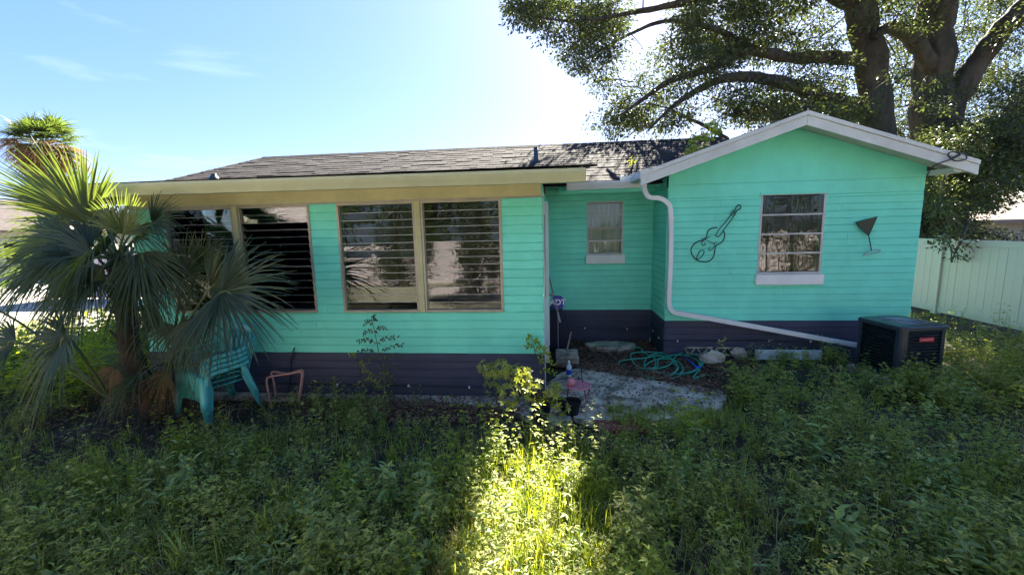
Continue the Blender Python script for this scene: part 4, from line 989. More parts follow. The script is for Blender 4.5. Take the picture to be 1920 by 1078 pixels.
wirep('bridge', [(350, 640), (380, 650), (405, 665), (425, 660)], .004)
mg = empty('wall_ornament', at(1630, 440, 6.50), 'tilted dark metal martini glass hanging on the wing wall', 'wall ornament')
A_, B_, C_ = zc([(1100, 563), (1205, 535), (1163, 628)])
MB().add([A_, B_, C_, A_+Vector((0, .012, 0)), B_+Vector((0, .012, 0)), C_+Vector((0, .012, 0))], [(0, 2, 1), (3, 4, 5), (0, 1, 4, 3), (1, 2, 5, 4), (2, 0, 3, 5)]).build('bowl', MART, mg)
MB().tube([A_, B_, C_], .006, 6, closed=True).build('rim', WIRE, mg)
MB().tube(spline(zc([(1163, 628), (1170, 662), (1177, 702)]), 4), .0065, 6).build('stem', WIRE, mg)
b = zc([(1138, 722), (1156, 706), (1190, 698), (1219, 699), (1206, 710), (1172, 718)])
MB().tube(spline(b+[b[0]], 5), .0065, 6).build('foot', ALU2, mg, smooth=True)

# ------------------------------------------------------------ things by the side door
sg = empty('yard_sign', (.0, 6.62, 0), 'blue octagonal alarm sign with white letters beside the side door', 'sign')
c = at(1046, 567, 6.55); R_ = .118
oct_ = [(c.x+R_*math.cos(math.radians(22.5+45*k)), c.z+R_*math.sin(math.radians(22.5+45*k))) for k in range(8)]
pl = MB().prism(oct_, 6.55, 6.56, axis='y').build('sign_plate', SIGNB, sg)
MB().tube([(c.x, 6.57, .1), (c.x, 6.57, c.z)], .006, 6).build('stake', ALU2, sg)
cu = bpy.data.curves.new('lettering', 'FONT'); cu.body = 'ADT'; cu.size = .125; cu.align_x = 'CENTER'; cu.align_y = 'CENTER'; cu.extrude = .001; cu.offset = .0035
to = bpy.data.objects.new('lettering', cu); COL.objects.link(to); cu.materials.append(SIGNW)
me = bpy.data.meshes.new_from_object(to); bpy.data.objects.remove(to); me.transform(Matrix.Translation((c.x, 6.5475, c.z)) @ Matrix.Rotation(math.pi/2, 4, 'X'))
if not me.materials: me.materials.append(SIGNW)
to = bpy.data.objects.new('lettering', me); COL.objects.link(to); kid(to, pl)
bn = MB(); 
for (z, a, b_) in ((.10, .16, .13), (.75, .20, .17)): pass
bx0 = c.x-.08  # dark tapered box filling the dark area below the sign
tag(MB().add([(bx0-.10, 6.65, .06), (bx0+.30, 6.65, .06), (bx0+.30, 7.2, .06), (bx0-.10, 7.2, .06), (bx0-.06, 6.7, .70), (bx0+.16, 6.7, .70), (bx0+.16, 7.15, .70), (bx0-.06, 7.15, .70)],
    [(3, 2, 1, 0), (4, 5, 6, 7), (0, 1, 5, 4), (1, 2, 6, 5), (2, 3, 7, 6), (3, 0, 4, 7)]).build('dark_box', NAVYP, bevel=.02), 'dark navy tapered box standing in the corner behind the sign', 'bin')
bm_ = empty('broom', at(1046, 586, 6.45), 'wooden broom handle leaning against the sunroom side wall', 'broom')
e0, e1 = at(1023, 493, 6.85), at(1046, 586, 6.45)
MB().tube([e0, e1], .013, 8).build('handle', WOOD, bm_, smooth=True)
MB().tube([e1, e1+(e1-e0).normalized()*.16], [.014, .013], 8).build('ferrule', ALU2, bm_)
tag(MB().tube([at(1063, 655, 6.2), at(1071, 622, 6.4)], .012, 6).build('wooden_stake', WOOD), 'short weathered stick poking up near the concrete block', 'stick')

# ------------------------------------------------------------ hose
def hose():
    P = [at(1128, 645, 7.0), gnd(1150, 648, .03), gnd(1172, 652, .02), gnd(1200, 652, .03)]
    cx_, cy_ = 1235, 682; tt = 0
    segs = [(1196, 680, 34, 22, .3, 5.6), (1232, 688, 38, 24, 5.6, 11.8), (1215, 676, 46, 18, 11.8, 17), (1270, 684, 42, 21, 17, 23.5), (1245, 692, 36, 22, 23.5, 29), (1290, 678, 28, 20, 29, 34), (1262, 680, 55, 24, 34, 40.5)]
    for (u, v, ru, rv, a0, a1) in segs:
        for k in range(7):
            a = a0+(a1-a0)*k/7-math.pi/2
            P.append(gnd(u+ru*math.cos(a), v+rv*math.sin(a)*.9, .018+.022*random.random()+.012*math.sin(a*2)**2))
    P += [gnd(1300, 708, .02), gnd(1322, 703, .015)]
    o = MB().tube(spline(P, 7), .0105, 7).build('garden_hose', HOSEM, smooth=True)
    tag(o, 'loosely coiled green garden hose on the leaf litter in the notch', 'hose')
hose()
nz = empty('hose_nozzle', gnd(1302, 682, .05), 'small blue spray nozzle lying on the green hose coil', 'nozzle')
a_, b_ = gnd(1285, 670, .06), gnd(1306, 688, .05)
MB().tube([a_, b_], [.011, .013], 8).build('barrel', BLUEM, nz, smooth=True)
MB().tube([b_+Vector((-.03, -.03, 0)), b_+Vector((.05, -.01, .0))], [.022, .018], 8).build('grip', BLUEM, nz, smooth=True)

# ------------------------------------------------------------ pink stool, ball, bottle, pots
c = Vector((.265, 4.50, .005)); st = empty('stool', c, 'small round pink metal stool with pierced lattice top on the slab edge', 'stool')
zt = .292; R_ = .138
ri = MB().tube([(c.x+R_*math.cos(t), c.y+R_*math.sin(t), zt) for t in np.linspace(0, 6.283, 33)[:-1]], .008, 8, closed=True).build('rim', PINKM, st, smooth=True)
lt = MB()
for k in range(-3, 4):
    d = k*.038; hw_ = math.sqrt(max(0, R_**2-d*d))
    for a in (.5, .5+math.pi/2):
        ca, sa = math.cos(a), math.sin(a)
        p0 = (c.x+d*ca-hw_*-sa*-1, c.y+d*sa+hw_*ca*-1, zt); 
        lt = MB().tube([(c.x+d*ca+hw_*sa, c.y+d*sa-hw_*ca, zt+.001*(a > 1)), (c.x+d*ca-hw_*sa, c.y+d*sa+hw_*ca, zt+.001*(a > 1))], .0065, 5); lt.build('lattice_bar', PINKM, st)
for k in range(4):
    a = .6+k*math.pi/2; ca, sa = math.cos(a), math.sin(a)
    MB().tube(spline([(c.x+R_*ca, c.y+R_*sa, zt), (c.x+(R_+.012)*ca, c.y+(R_+.012)*sa, .2), (c.x+R_*.8*ca, c.y+R_*.8*sa, .1), (c.x+(R_+.03)*ca, c.y+(R_+.03)*sa, .05)], 5), .0065, 6).build('leg', PINKM if k % 2 else BLACKP, st, smooth=True)
p = at(1071, 717, 4.46); tag(MB().lathe((p.x, p.y, .30), [(0, 0), (.03, .004), (.046, .03), (.044, .06), (.028, .085), (0, .09)], 14).build('pink_cup', PINKM, smooth=True), 'small rounded pink pot resting on top of the pink stool', 'pot')
c = gnd(1067, 705, .05)
bo = empty('bottle', c, 'white plastic bottle standing behind the pink stool', 'bottle')
MB().lathe(c, [(0, 0), (.034, .0), (.036, .02), (.036, .12), (.030, .15), (.014, .165), (.013, .18), (0, .18)], 14).build('bottle_body', BOTT, bo, smooth=True)
MB().lathe(c, [(.016, .178), (.016, .215), (0, .216)], 12).build('cap', BOTT, bo, smooth=True)
MB().lathe(c, [(.0368, .03), (.0368, .10)], 14).build('label', BLUEM, bo)
def pot(label, c, r_, h):
    tag(MB().lathe(c, [(0, .0), (r_*.72, 0), (r_*.95, h*.85), (r_*1.06, h*.86), (r_*1.06, h), (r_*.93, h), (r_*.88, h*.8), (0, h*.78)], 20).build('flowerpot', BLACKP, smooth=False), label, 'flowerpot')
pot('black plastic flowerpot under the pink stool edge', gnd(1072, 778, .0), .10, .17)
pot('tall black nursery pot holding the bright shrub', gnd(1015, 790, .0), .11, .22)
tag(MB().tube(spline([gnd(1100, 752, 0.04), at(1090, 700, 4.6), at(1096, 684, 4.7)], 5), .006, 5).build('metal_rod', WIRE), 'thin dark rod leaning by the pink stool', 'rod')

# ------------------------------------------------------------ faded pink tube frame
fr0 = empty('tube_frame', (-3.35, 4.62, 0), 'bent faded pink metal tube frame left standing by the sunroom base', 'frame')
def tub(pts, lab): MB().tube(spline(pts, 6), .0115, 8).build('tube', PINKT, fr0, smooth=True)
tub([at(511, 770, 4.45), at(503, 735, 4.46), at(500, 712, 4.47), at(508, 706, 4.47), at(545, 700, 4.50), at(560, 697, 4.52), at(566, 702, 4.53), at(562, 735, 4.52), at(560, 752, 4.5)], '')
tub([at(520, 765, 4.65), at(513, 715, 4.66), at(509, 700, 4.66), at(516, 697, 4.66), at(540, 700, 4.62), at(562, 694, 4.6), at(568, 695, 4.6), at(568, 705, 4.6), at(563, 745, 4.6)], '')

# ------------------------------------------------------------ stacked plastic chairs
def chair_mesh(root):
    def sheet(name, G, th=.005):
        n, k = len(G), len(G[0]); b = MB(); b.add([p for r_ in G for p in r_], [(i*k+j, i*k+j+1, (i+1)*k+j+1, (i+1)*k+j) for i in range(n-1) for j in range(k-1)])
        o = b.build(name, CHAIRM, root, smooth=True, local=True); m_ = o.modifiers.new('thick', 'SOLIDIFY'); m_.thickness = th; return o
    xs = np.linspace(-1, 1, 9)
    # seat dished, rolling down into a deep arched front apron
    G = []
    for (y, z, w) in ((.23, .365, .215), (.10, .362, .225), (-.05, .368, .235), (-.17, .378, .245), (-.225, .376, .25), (-.245, .355, .252), (-.252, .31, .255), (-.262, .25, .262)):
        G.append([(x*w, y, z - (.012*(1-x*x) if y > -.2 else 0) + (-.10*abs(x)**5 if z < .26 else 0)) for x in xs])
    sheet('seat', G)
    # legs: broad channel sections
    for sx in (-1, 1):
        G = []
        for t in np.linspace(0, 1, 5):
            x0 = sx*(.245+.055*t); y0 = -.235-.05*t; z = .37*(1-t); w = .075-.03*t
            G.append([(x0-sx*w, y0-.004, z), (x0-sx*.012, y0-.012, z), (x0+sx*.010, y0+.002, z), (x0+sx*.014, y0+w*.9, z)])
        sheet('leg', G)
        G = []
        for t in np.linspace(0, 1, 5):
            x0 = sx*(.215+.055*t); y0 = .23+.10*t; z = .40*(1-t); w = .07-.025*t
            G.append([(x0-sx*w, y0+.004, z), (x0-sx*.012, y0+.012, z), (x0+sx*.010, y0, z), (x0+sx*.014, y0-w*.9, z)])
        sheet('leg', G)
        # arm: front post sweeping up and back, flat on top, side skirt
        P = [(sx*.262, -.235, .37), (sx*.278, -.245, .46), (sx*.287, -.225, .535), (sx*.292, -.15, .568), (sx*.292, 0, .572), (sx*.285, .15, .575), (sx*.262, .24, .59)]
        S_ = spline(P, 4); G = []
        for i, p in enumerate(S_):
            t = S_[min(i+1, len(S_)-1)]-S_[max(i-1, 0)]; t.normalize(); up = Vector((sx, 0, 0)).cross(t)*(-sx); up = Vector((0, -t.z, t.y)) if t.y > .3 else Vector((0, -1, .3)).normalized()
            dn = -up if t.y > .3 else Vector((0, .9, 0))
            G.append([p-Vector((sx*.045, 0, 0)), p, p+Vector((sx*.006, 0, 0))+dn*.012, p+Vector((sx*.010, 0, 0))+dn*.036])
        sheet('armrest', G)
    # back: stiles, slats, crest rail, all on one raked curve
    def bk(x, t): return (x*(.205+.045*t), .235+.11*t+.03*(1-x*x), .37+.40*t)
    for x0, x1 in ((-1, -.84), (-.64, -.46), (-.27, -.09), (.09, .27), (.46, .64), (.84, 1)):
        sheet('back_slat', [[bk(x, t) for x in np.linspace(x0, x1, 3)] for t in np.linspace(.0, .86, 6)])
    sheet('crest_rail', [[(lambda p: (p[0], p[1], p[2]+.03*(1-x*x)*(t > .9)))(bk(x, t)) for x in np.linspace(-1, 1, 9)] for t in np.linspace(.84, 1.04, 4)])
def copy_tree(o, parent=None):
    c = o.copy(); COL.objects.link(c)
    if parent: c.parent = parent
    for ch in list(o.children): copy_tree(ch, c)
    return c
stk = ['lowest chair at the foot of the turquoise plastic stack', 'second turquoise plastic chair up from the bottom of the stack', 'third turquoise plastic chair, just under the top one', 'topmost turquoise plastic chair of the stack beneath the palm fronds']
c0_ = empty('plastic_chair', (-3.93, 4.28, 0), stk[0], 'chair', 'turquoise plastic patio chairs in one stack'); chair_mesh(c0_)
for k in range(4):
    o = c0_ if k == 0 else copy_tree(c0_); o['label'] = stk[k]
    o.location = (-3.93+rnd(-.004, .004)-.002*k, 4.28-.006*k, .0+.056*k); o.rotation_euler = (0, 0, -.36+rnd(-.01, .01)); o.scale = (1.02, 1.0, 1.0)

# ------------------------------------------------------------ leaf litter and twigs
def in_poly(x, y, P):
    r_ = False; j = len(P)-1
    for i in range(len(P)):
        if (P[i][1] > y) != (P[j][1] > y) and x < (P[j][0]-P[i][0])*(y-P[i][1])/(P[j][1]-P[i][1])+P[i][0]: r_ = not r_
        j = i
    return r_
zones = [([(-.1, 5.95), (.9, 5.85), (1.35, 5.4), (2.1, 5.0), (2.9, 5.3), (3.0, 6.5), (1.74, 6.5), (1.7, 7.4), (-.1, 7.4)], 5200, .0),
         ([(-3.2, 4.7), (-3.0, 4.15), (-1.6, 4.05), (-.6, 4.1), (-.4, 4.45), (-1.5, 4.62)], 2200, .02),
         ([(-6.5, 4.6), (-6.5, 3.0), (-4.2, 2.9), (-3.5, 3.9), (-3.5, 4.6)], 2600, .02), ([(-.2, 4.3), (1.9, 4.4), (1.9, 5.6), (.2, 5.9)], 620, .022), ([(.2, 5.9), (1.3, 5.3), (1.9, 4.8), (2.0, 5.2), (1.2, 5.9)], 700, .05), ([(-6, 1.6), (6, 1.6), (6, 4.2), (-6, 4.2)], 3000, .02), ([(5.4, 4), (8.1, 4), (8.1, 11), (5.4, 11)], 1800, .0), ([(-3.6, 4.78), (-.2, 4.78), (.1, 4.2), (-.4, 4.2), (-3.6, 4.6)], 900, .03), ([(.0, 5.95), (2.1, 5.1), (2.1, 5.3), (1.3, 5.6), (.8, 6.1)], 900, .03)]
LPt = []
for P, n, zz in zones:
    xs = [p[0] for p in P]; ys = [p[1] for p in P]; k = 0
    while k < n:
        x, y = rnd(min(xs), max(xs)), rnd(min(ys), max(ys))
        if in_poly(x, y, P): LPt.append((x, y, zz+rnd(0, .028))); k += 1
C = np.array(LPt); n = len(C); sz = rng.uniform(.028, .060, n); D = rdir(n, -.25, .3)
ac = Acc(); ac.add(leaf_arr(C, D, unit(rdir(n)*.5+np.array([0, 0, 1.])), sz, sz*.45, fold=.25, curl=.3)); ac.M[-1][:] = (rng.random(len(ac.M[-1])//2).repeat(2) > .85)
tag(ac.build('leaf_litter', [LITTER, LITTER2]), kind='stuff')
tg = MB()
for i in range(190):
    P, n, zz = zones[random.choice((0, 0, 2, 5, 5, 1))]; q = random.choice(P); q2 = random.choice(P); t = random.random(); x = q[0]*(1-t)+q2[0]*t; y = q[1]*(1-t)+q2[1]*t
    a = rnd(0, 6.28); l = rnd(.08, .35); z = zz+rnd(.015, .05)
    tg.tube([(x, y, z), (x+l*.5*math.cos(a)+rnd(-.02, .02), y+l*.5*math.sin(a), z+rnd(0, .03)), (x+l*math.cos(a+.2), y+l*math.sin(a+.2), z+rnd(-.01, .03))], [.004, .003, .0015], 4)
tag(tg.build('fallen_twigs', LITTER2), kind='stuff')

# ------------------------------------------------------------ weeds
def edge(x):
    """how far towards the house the weeds reach"""
    pts = [(-9, 8.5), (-6.2, 6.5), (-5.6, 3.7), (-4.8, 3.45), (-4.2, 3.7), (-3.6, 4.25), (-3.0, 4.6), (-2.2, 4.62), (-1.8, 4.3), (-1.2, 3.95), (-.5, 3.8), (.2, 3.9), (.8, 3.95), (1.5, 4.1), (1.9, 4.4), (2.2, 5.2), (2.5, 5.9), (2.9, 6.3), (4.0, 6.35), (4.3, 5.2), (5.1, 5.2), (5.35, 9), (8.1, 10.5), (9, 10.5)]
    return float(np.interp(x, [p[0] for p in pts], [p[1] for p in pts]))
def scatter(n, ymin=1.25, ymax=9.5, thin=None):
    out = []
    while len(out) < n:
        y = rnd(ymin, ymax)
        if random.random() > (3.2/(y+1.2))**1.2: continue
        x = rnd(-1.9*y-.4, min(1.8*y+.5, 8.1))
        if y > edge(x)+rnd(-.12, .12): continue
        if -5.2 < x < -3.4 and y > 3.0 and random.random() < .6: continue
        if thin and random.random() > thin(x, y): continue
        out.append((x, y))
    return out
def patchy(x, y, f=1.3, ph=0.): return .5+.5*math.sin(x*f+ph+1.7*math.sin(y*f*.9+ph))*math.cos(y*f*1.1-ph)
def hgt(x, y):
    h = .10+.27*patchy(x, y, 1.9, 1.1)**1.5+.16*patchy(x, y, 4.3, 2.0)**2
    if x > 2.3 and y > 4.4: h += .05
    if x < -3.0 and y > 3: h *= .7
    if -.7 < x < .4 and y < 3.4: h -= .05
    return h
def weeds(acc, pts, hs, nst, nodes, llen, lw, mi, hi, leaflets=3, lean=.35, up=.35, spread=.05):
    B = []; Dd = []; L_ = []
    for (x, y), h in zip(pts, hs):
        for k in range(random.randint(*nst)):
            a = rnd(0, 6.283); B.append((x+rnd(-spread, spread), y+rnd(-spread, spread), 0.0)); ln = lean*rnd(.2, 1.3); Dd.append((math.cos(a)*ln, math.sin(a)*ln, 1)); L_.append(h*rnd(.65, 1.15))
    B = np.array(B); Dd = unit(np.array(Dd)); L_ = np.array(L_); n = len(B); Z = np.array([0, 0, 1.])
    bend = rng.normal(0, .16, (n, 3))*np.array([1, 1, 0]); ph = rng.uniform(0, 6.283, n)
    # stems
    acc.add(blade_arr(B, Dd+bend*.3, L_, np.full(n, .005), np.full(n, -.0), 3), 3)
    for k in range(nodes):
        t = .22+.78*(k+1)/nodes
        Pn = B+Dd*(L_*t)[:, None]+bend*(L_*t*t)[:, None]*.5
        for j in (0, 1):
            a = ph+k*1.57+j*math.pi+rng.normal(0, .25, n)
            u_ = up+.5*(t > .9); O = np.stack([np.cos(a), np.sin(a), np.full(n, u_)], 1)+rng.normal(0, .18, (n, 3)); O = unit(O)
            s_ = llen*(1.15-.45*t)*rng.uniform(.7, 1.25, n)*(L_/.35)**.5
            keep = rng.random(n) > .12
            if leaflets == 1:
                acc.add(leaf_arr(Pn[keep], O[keep], unit(Z+rng.normal(0, .35, (keep.sum(), 3))), s_[keep], s_[keep]*lw, hi=hi, curl=.28), mi)
            else:
                st_ = Pn+O*(s_*.55)[:, None]; sd = unit(np.cross(O, Z)); N_ = unit(Z+rng.normal(0, .3, (n, 3)))
                acc.add(leaf_arr(st_[keep], O[keep], N_[keep], s_[keep], s_[keep]*lw, hi=hi, curl=.28), mi)
                for sg_ in (-1, 1):
                    d2 = unit(O*.55+sd*sg_*.85); acc.add(leaf_arr(st_[keep], d2[keep], N_[keep], s_[keep]*.78, s_[keep]*.78*lw, hi=hi, curl=.28), mi)
                if leaflets == 5:
                    st2 = Pn+O*(s_*.95)[:, None]
                    for sg_ in (-1, 1):
                        d2 = unit(O*.8+sd*sg_*.6); acc.add(leaf_arr(st2[keep], d2[keep], N_[keep], s_[keep]*.6, s_[keep]*.6*lw, hi=hi, curl=.2), mi)
WM = [LEAFA, LEAFB, LIMEL, PETI]
def split(pts, yy=3.6): return [p for p in pts if p[1] < yy], [p for p in pts if p[1] >= yy]
A = Acc()
for (cnt, nst, nodes, ll, lw, mi, lf, th, hf) in ((560, (2, 4), 5, .050, .42, 0, 3, lambda x, y: .04+.96*patchy(x, y)**2, 1.0),
        (330, (2, 3), 5, .072, .40, 1, 1, lambda x, y: .04+.96*patchy(x, y, 1.6, 2.2)**2, 1.0),
        (1050, (3, 5), 6, .030, .50, 0, 5, lambda x, y: .05+.95*patchy(x, y, 1.1, 4.1)**2, .85),
        (330, (2, 4), 5, .045, .42, 2, 3, lambda x, y: .04+.96*patchy(x, y, 2.2, .3)**2, .95)):
    near, far = split(scatter(cnt, thin=th))
    for P, hi in ((near, True), (far, False)):
        weeds(A, P, [hgt(x, y)*hf*rnd(.75, 1.25) for x, y in P], nst, nodes, ll, lw, mi, hi, lf)
P = scatter(150)
weeds(A, P, [rnd(.38, .66) for _ in P], (1, 2), 7, .036, .40, 0, True, 3, lean=.25)
P = scatter(70)
weeds(A, P, [rnd(.38, .60) for _ in P], (1, 2), 6, .045, .30, 2, True, 1, lean=.3)
for q_, (cnt, ll, lw, mi, lf, nst) in enumerate(((34, .062, .40, 0, 3, (1, 2)), (30, .085, .36, 1, 1, (1, 2)), (16, .05, .42, 2, 3, (1, 2)), (22, .028, .45, 0, 5, (2, 3)))):
    for (cx_, cy_) in scatter(cnt, ymin=1.9, ymax=5.5):
        if (-.7 < cx_ < .35 and mi != 2) or (cx_ > 1.9 and cy_ > 4.7): continue
        n_ = random.randint(7, 14); r_ = rnd(.08, .20); h_ = rnd(.30, .52)
        P = [(cx_+random.gauss(0, r_), cy_+random.gauss(0, r_)) for _ in range(n_)]; P = [p for p in P if p[1] < edge(p[0])]
        if P: weeds(A, P, [h_*rnd(.75, 1.1)*math.exp(-((p[0]-cx_)**2+(p[1]-cy_)**2)/(4*r_*r_)) for p in P], nst, 6, ll, lw, mi, cy_ < 3.8, lf)
# taller thicket by the wing wall and round the air conditioner
P = []
while len(P) < 170:
    x, y = rnd(2.1, 8.0), rnd(4.3, 6.35)
    if y < edge(x)+.05 and not (4.05 < x < 4.85 and y > 5.25): P.append((x, y))
P += [(rnd(3.9, 5.5), rnd(4.75, 5.32)) for _ in range(46)]
weeds(A, P, [rnd(.14, .30)+(.10 if p[0] > 3.85 else 0) for p in P], (3, 5), 7, .05, .42, 0, False, 5)
tag(A.build('weeds', WM), kind='stuff')
# ground-hugging cover so that soil only shows in places
A = Acc(); P = scatter(2600, thin=lambda x, y: .12+.88*patchy(x, y, 1.4, 5.)**1.5)
weeds(A, P, [rnd(.05, .13) for _ in P], (2, 4), 3, .030, .6, 0, False, 3, lean=1.2, up=.5, spread=.09)
P = [(rnd(-9, -5.4), rnd(4.2, 7.5)) for _ in range(330)]; weeds(A, P, [rnd(.3, .7) for _ in P], (2, 4), 5, .08, .5, 2, False, 3)
P = scatter(900, thin=lambda x, y: .25+.75*patchy(x, y, 1.0, 3.)); weeds(A, P, [rnd(.06, .15) for _ in P], (2, 4), 3, .05, .5, 1, False, 1, lean=1.0, up=.4, spread=.09)
tag(A.build('ground_cover', WM), kind='stuff')
G = Acc()
def tufts(P, nb, L0, L1, w, mi, seg=4, dr=(.25, 1.0), lean=.55):
    B = []; D = []; L_ = []
    for (x, y) in P:
        k = random.randint(*nb); s_ = rnd(.75, 1.25)
        for _ in range(k):
            a = rnd(0, 6.283); l = rnd(.05, lean); B.append((x+rnd(-.03, .03), y+rnd(-.03, .03), 0)); D.append((math.cos(a)*l, math.sin(a)*l, 1)); L_.append(rnd(L0, L1)*s_)
    n = len(B); G.add(blade_arr(np.array(B), np.array(D), np.array(L_), rng.uniform(.6, 1.3, n)*w, rng.uniform(dr[0], dr[1], n), seg), mi)
tufts(scatter(1300, ymax=3.6, thin=lambda x, y: .15+.85*patchy(x, y, 1.7, 2.9)), (10, 22), .18, .42, .007, 0)
tufts(scatter(1700, thin=lambda x, y: .2+.8*patchy(x, y, 1.2, .9)), (8, 16), .12, .32, .006, 0, seg=3)
tufts(scatter(1300), (3, 9), .15, .46, .005, 1, seg=3, lean=.9)
P = [(rnd(-.62, .30), rnd(1.5, 3.5)) for _ in range(380)]; tufts(P, (10, 20), .16, .40, .008, 2)  # tufts in the lit grass colour, only over the sunlit patch
P = [(rnd(.6, 1.95), 4.22+rnd(-.18, .32)) for x_ in [0]*150]; tufts(P, (10, 20), .12, .30, .006, 0)
P = [(rnd(-3.0, -2.0), rnd(4.2, 4.6)) for _ in range(60)]; tufts(P, (8, 16), .1, .24, .005, 0)
P = [(rnd(-13, -6.3), rnd(5.5, 12)) for _ in range(500)]; tufts(P, (8, 16), .12, .4, .012, 0, seg=3)
tag(G.build('grass', [GRASSM, DRYG, LIMEG]), kind='stuff')

# ------------------------------------------------------------ plants one can tell apart
def plant(name, label, x, y, h, nst=(3, 5), nodes=7, ll=.06, lw=.42, m_=LEAFA, lf=3, lean=.35, up=.35, z=0., hi=True, cat='weed', spread=.04, group=None):
    root = empty(name, (x, y, z), label, cat, group); a = Acc()
    weeds(a, [(x, y)], [h], nst, nodes, ll, lw, 0, hi, lf, lean, up, spread)
    V = np.concatenate(a.V); V[:, 2] += z
    F = np.concatenate(a.F); M_ = np.concatenate(a.M)
    npmesh('stems', V, F[M_ == 3], PETI, root); npmesh('leaves', V, F[M_ != 3], m_, root); return root
def pp(name, label, u, v, Y, h, **k):
    q = at(u, v, Y); return plant(name, label, q.x, q.y, h, **k)
pp('weed', 'tall thin weed with a yellow-green tip leading into the sunlit patch', 935, 860, 3.25, .62, nst=(2, 3), ll=.055, m_=LIMEL, lean=.2)
pp('weed', 'upright weed with two paired leaf tiers near the shrub pot', 1012, 860, 3.5, .55, nst=(2, 2), ll=.06, m_=LIMEL, lean=.1, nodes=4)
pp('weed', 'pale upright weed catching light in front of the slab edge', 1278, 860, 3.6, .55, nst=(4, 5), ll=.05, m_=LIMEL, lean=.22)
pp('weed', 'bushy dark leafed weed to the right of the sunlit patch', 1180, 980, 2.45, .42, nst=(6, 8), ll=.075, lean=.5)
pp('weed', 'broad leafed weed rosette left of the sunlit patch', 800, 960, 2.5, .40, nst=(5, 6), ll=.11, lw=.36, m_=LEAFB, lf=1, lean=.45)
pp('weed', 'broad leafed weed cluster on the left of the patch rim', 740, 940, 2.7, .42, nst=(5, 6), ll=.10, lw=.36, m_=LEAFB, lf=1, lean=.4)
pp('weed', 'feathery fine leafed weed clump in the right middle ground', 1400, 910, 2.8, .42, nst=(9, 12), nodes=10, ll=.022, lf=5, lean=.4)
pp('weed', 'large smooth leafed weed near the lower right', 1600, 1000, 2.35, .36, nst=(4, 5), ll=.12, lw=.45, m_=LEAFB, lf=1, lean=.4)
pp('weed', 'lime weed glowing in the shade at the left foreground', 150, 900, 2.75, .40, nst=(3, 4), ll=.04, m_=LIMEL, lean=.3)
pp('weed', 'slender weed dotted with tiny pale flower heads at left', 195, 880, 2.9, .46, nst=(2, 3), ll=.03, m_=LIMEL, lean=.15)
pp('weed', 'serrated weed growing at the lower left of centre', 640, 1010, 2.3, .30, nst=(4, 6), ll=.07, lean=.5)
pp('weed', 'leafy weed standing out against the dark patch at far right', 1760, 880, 3.1, .42, nst=(5, 7), ll=.07, m_=LEAFB, lean=.4)
pp('weed', 'thin weed leaning out from the foot of the slate base', 785, 752, 4.35, .26, nst=(3, 4), ll=.03, lean=.3)
# arching lime branch lying across the left edge
def branch_plant(name, label, pts, ll, n, m_, cat='branch', lw=.45, r_=.005, lf=True):
    root = empty(name, pts[0], label, cat); S_ = spline(pts, 8); MB().tube(S_, list(np.linspace(r_, r_*.4, len(S_))), 5).build('stem', TWIG, root)
    t = rng.uniform(.08, 1, n)*(len(S_)-2); P = np.array([tuple(S_[int(q)].lerp(S_[int(q)+1], q % 1)) for q in t])
    ax = np.array(tuple((S_[-1]-S_[0]).normalized())); D = unit(rdir(n, -.3, .5)+ax*.6); sz = rng.uniform(.7, 1.2, n)*ll
    a = Acc(); a.add(leaf_arr(P, D, unit(rdir(n)*.6+np.array([0, 0, 1.])), sz, sz*lw, hi=True, curl=.3)); a.build('leaves', [m_], root); return root
branch_plant('branch', 'yellow-leaved arching branch reaching in from the left edge', [at(-60, 975, 2.25), at(10, 968, 2.3), at(80, 975, 2.35), at(158, 992, 2.4)], .045, 70, LIMEL)
# broad bladed grass clump
def clump(label, x, y, n, L0, L1, w, m_=GRASSM, dr=(.3, 1.2)):
    B = np.array([(x+rnd(-.05, .05), y+rnd(-.05, .05), 0) for _ in range(n)]); a = rng.uniform(0, 6.283, n); l = rng.uniform(.1, .7, n)
    D = np.stack([np.cos(a)*l, np.sin(a)*l, np.ones(n)], 1)
    V, F = blade_arr(B, D, rng.uniform(L0, L1, n), np.full(n, w), rng.uniform(dr[0], dr[1], n), 7)
    o = npmesh('grass_clump', V, F, m_); tag(o, label, 'grass')
q = at(505, 1000, 2.35); clump('arching broad bladed grass clump left of the sunlit patch', q.x, q.y, 60, .35, .6, .016)
q = at(345, 1050, 2.1); clump('small grass tuft with one pale curled blade at the lower left', q.x, q.y, 14, .25, .45, .022)
q = at(960, 1050, 2.0); clump('bright sunlit grass tuft at the bottom of the light patch', q.x, q.y, 70, .25, .45, .012)
q = at(1240, 1040, 2.15); clump('strap leaved grass tuft right of the light patch', q.x, q.y, 26, .25, .42, .018)
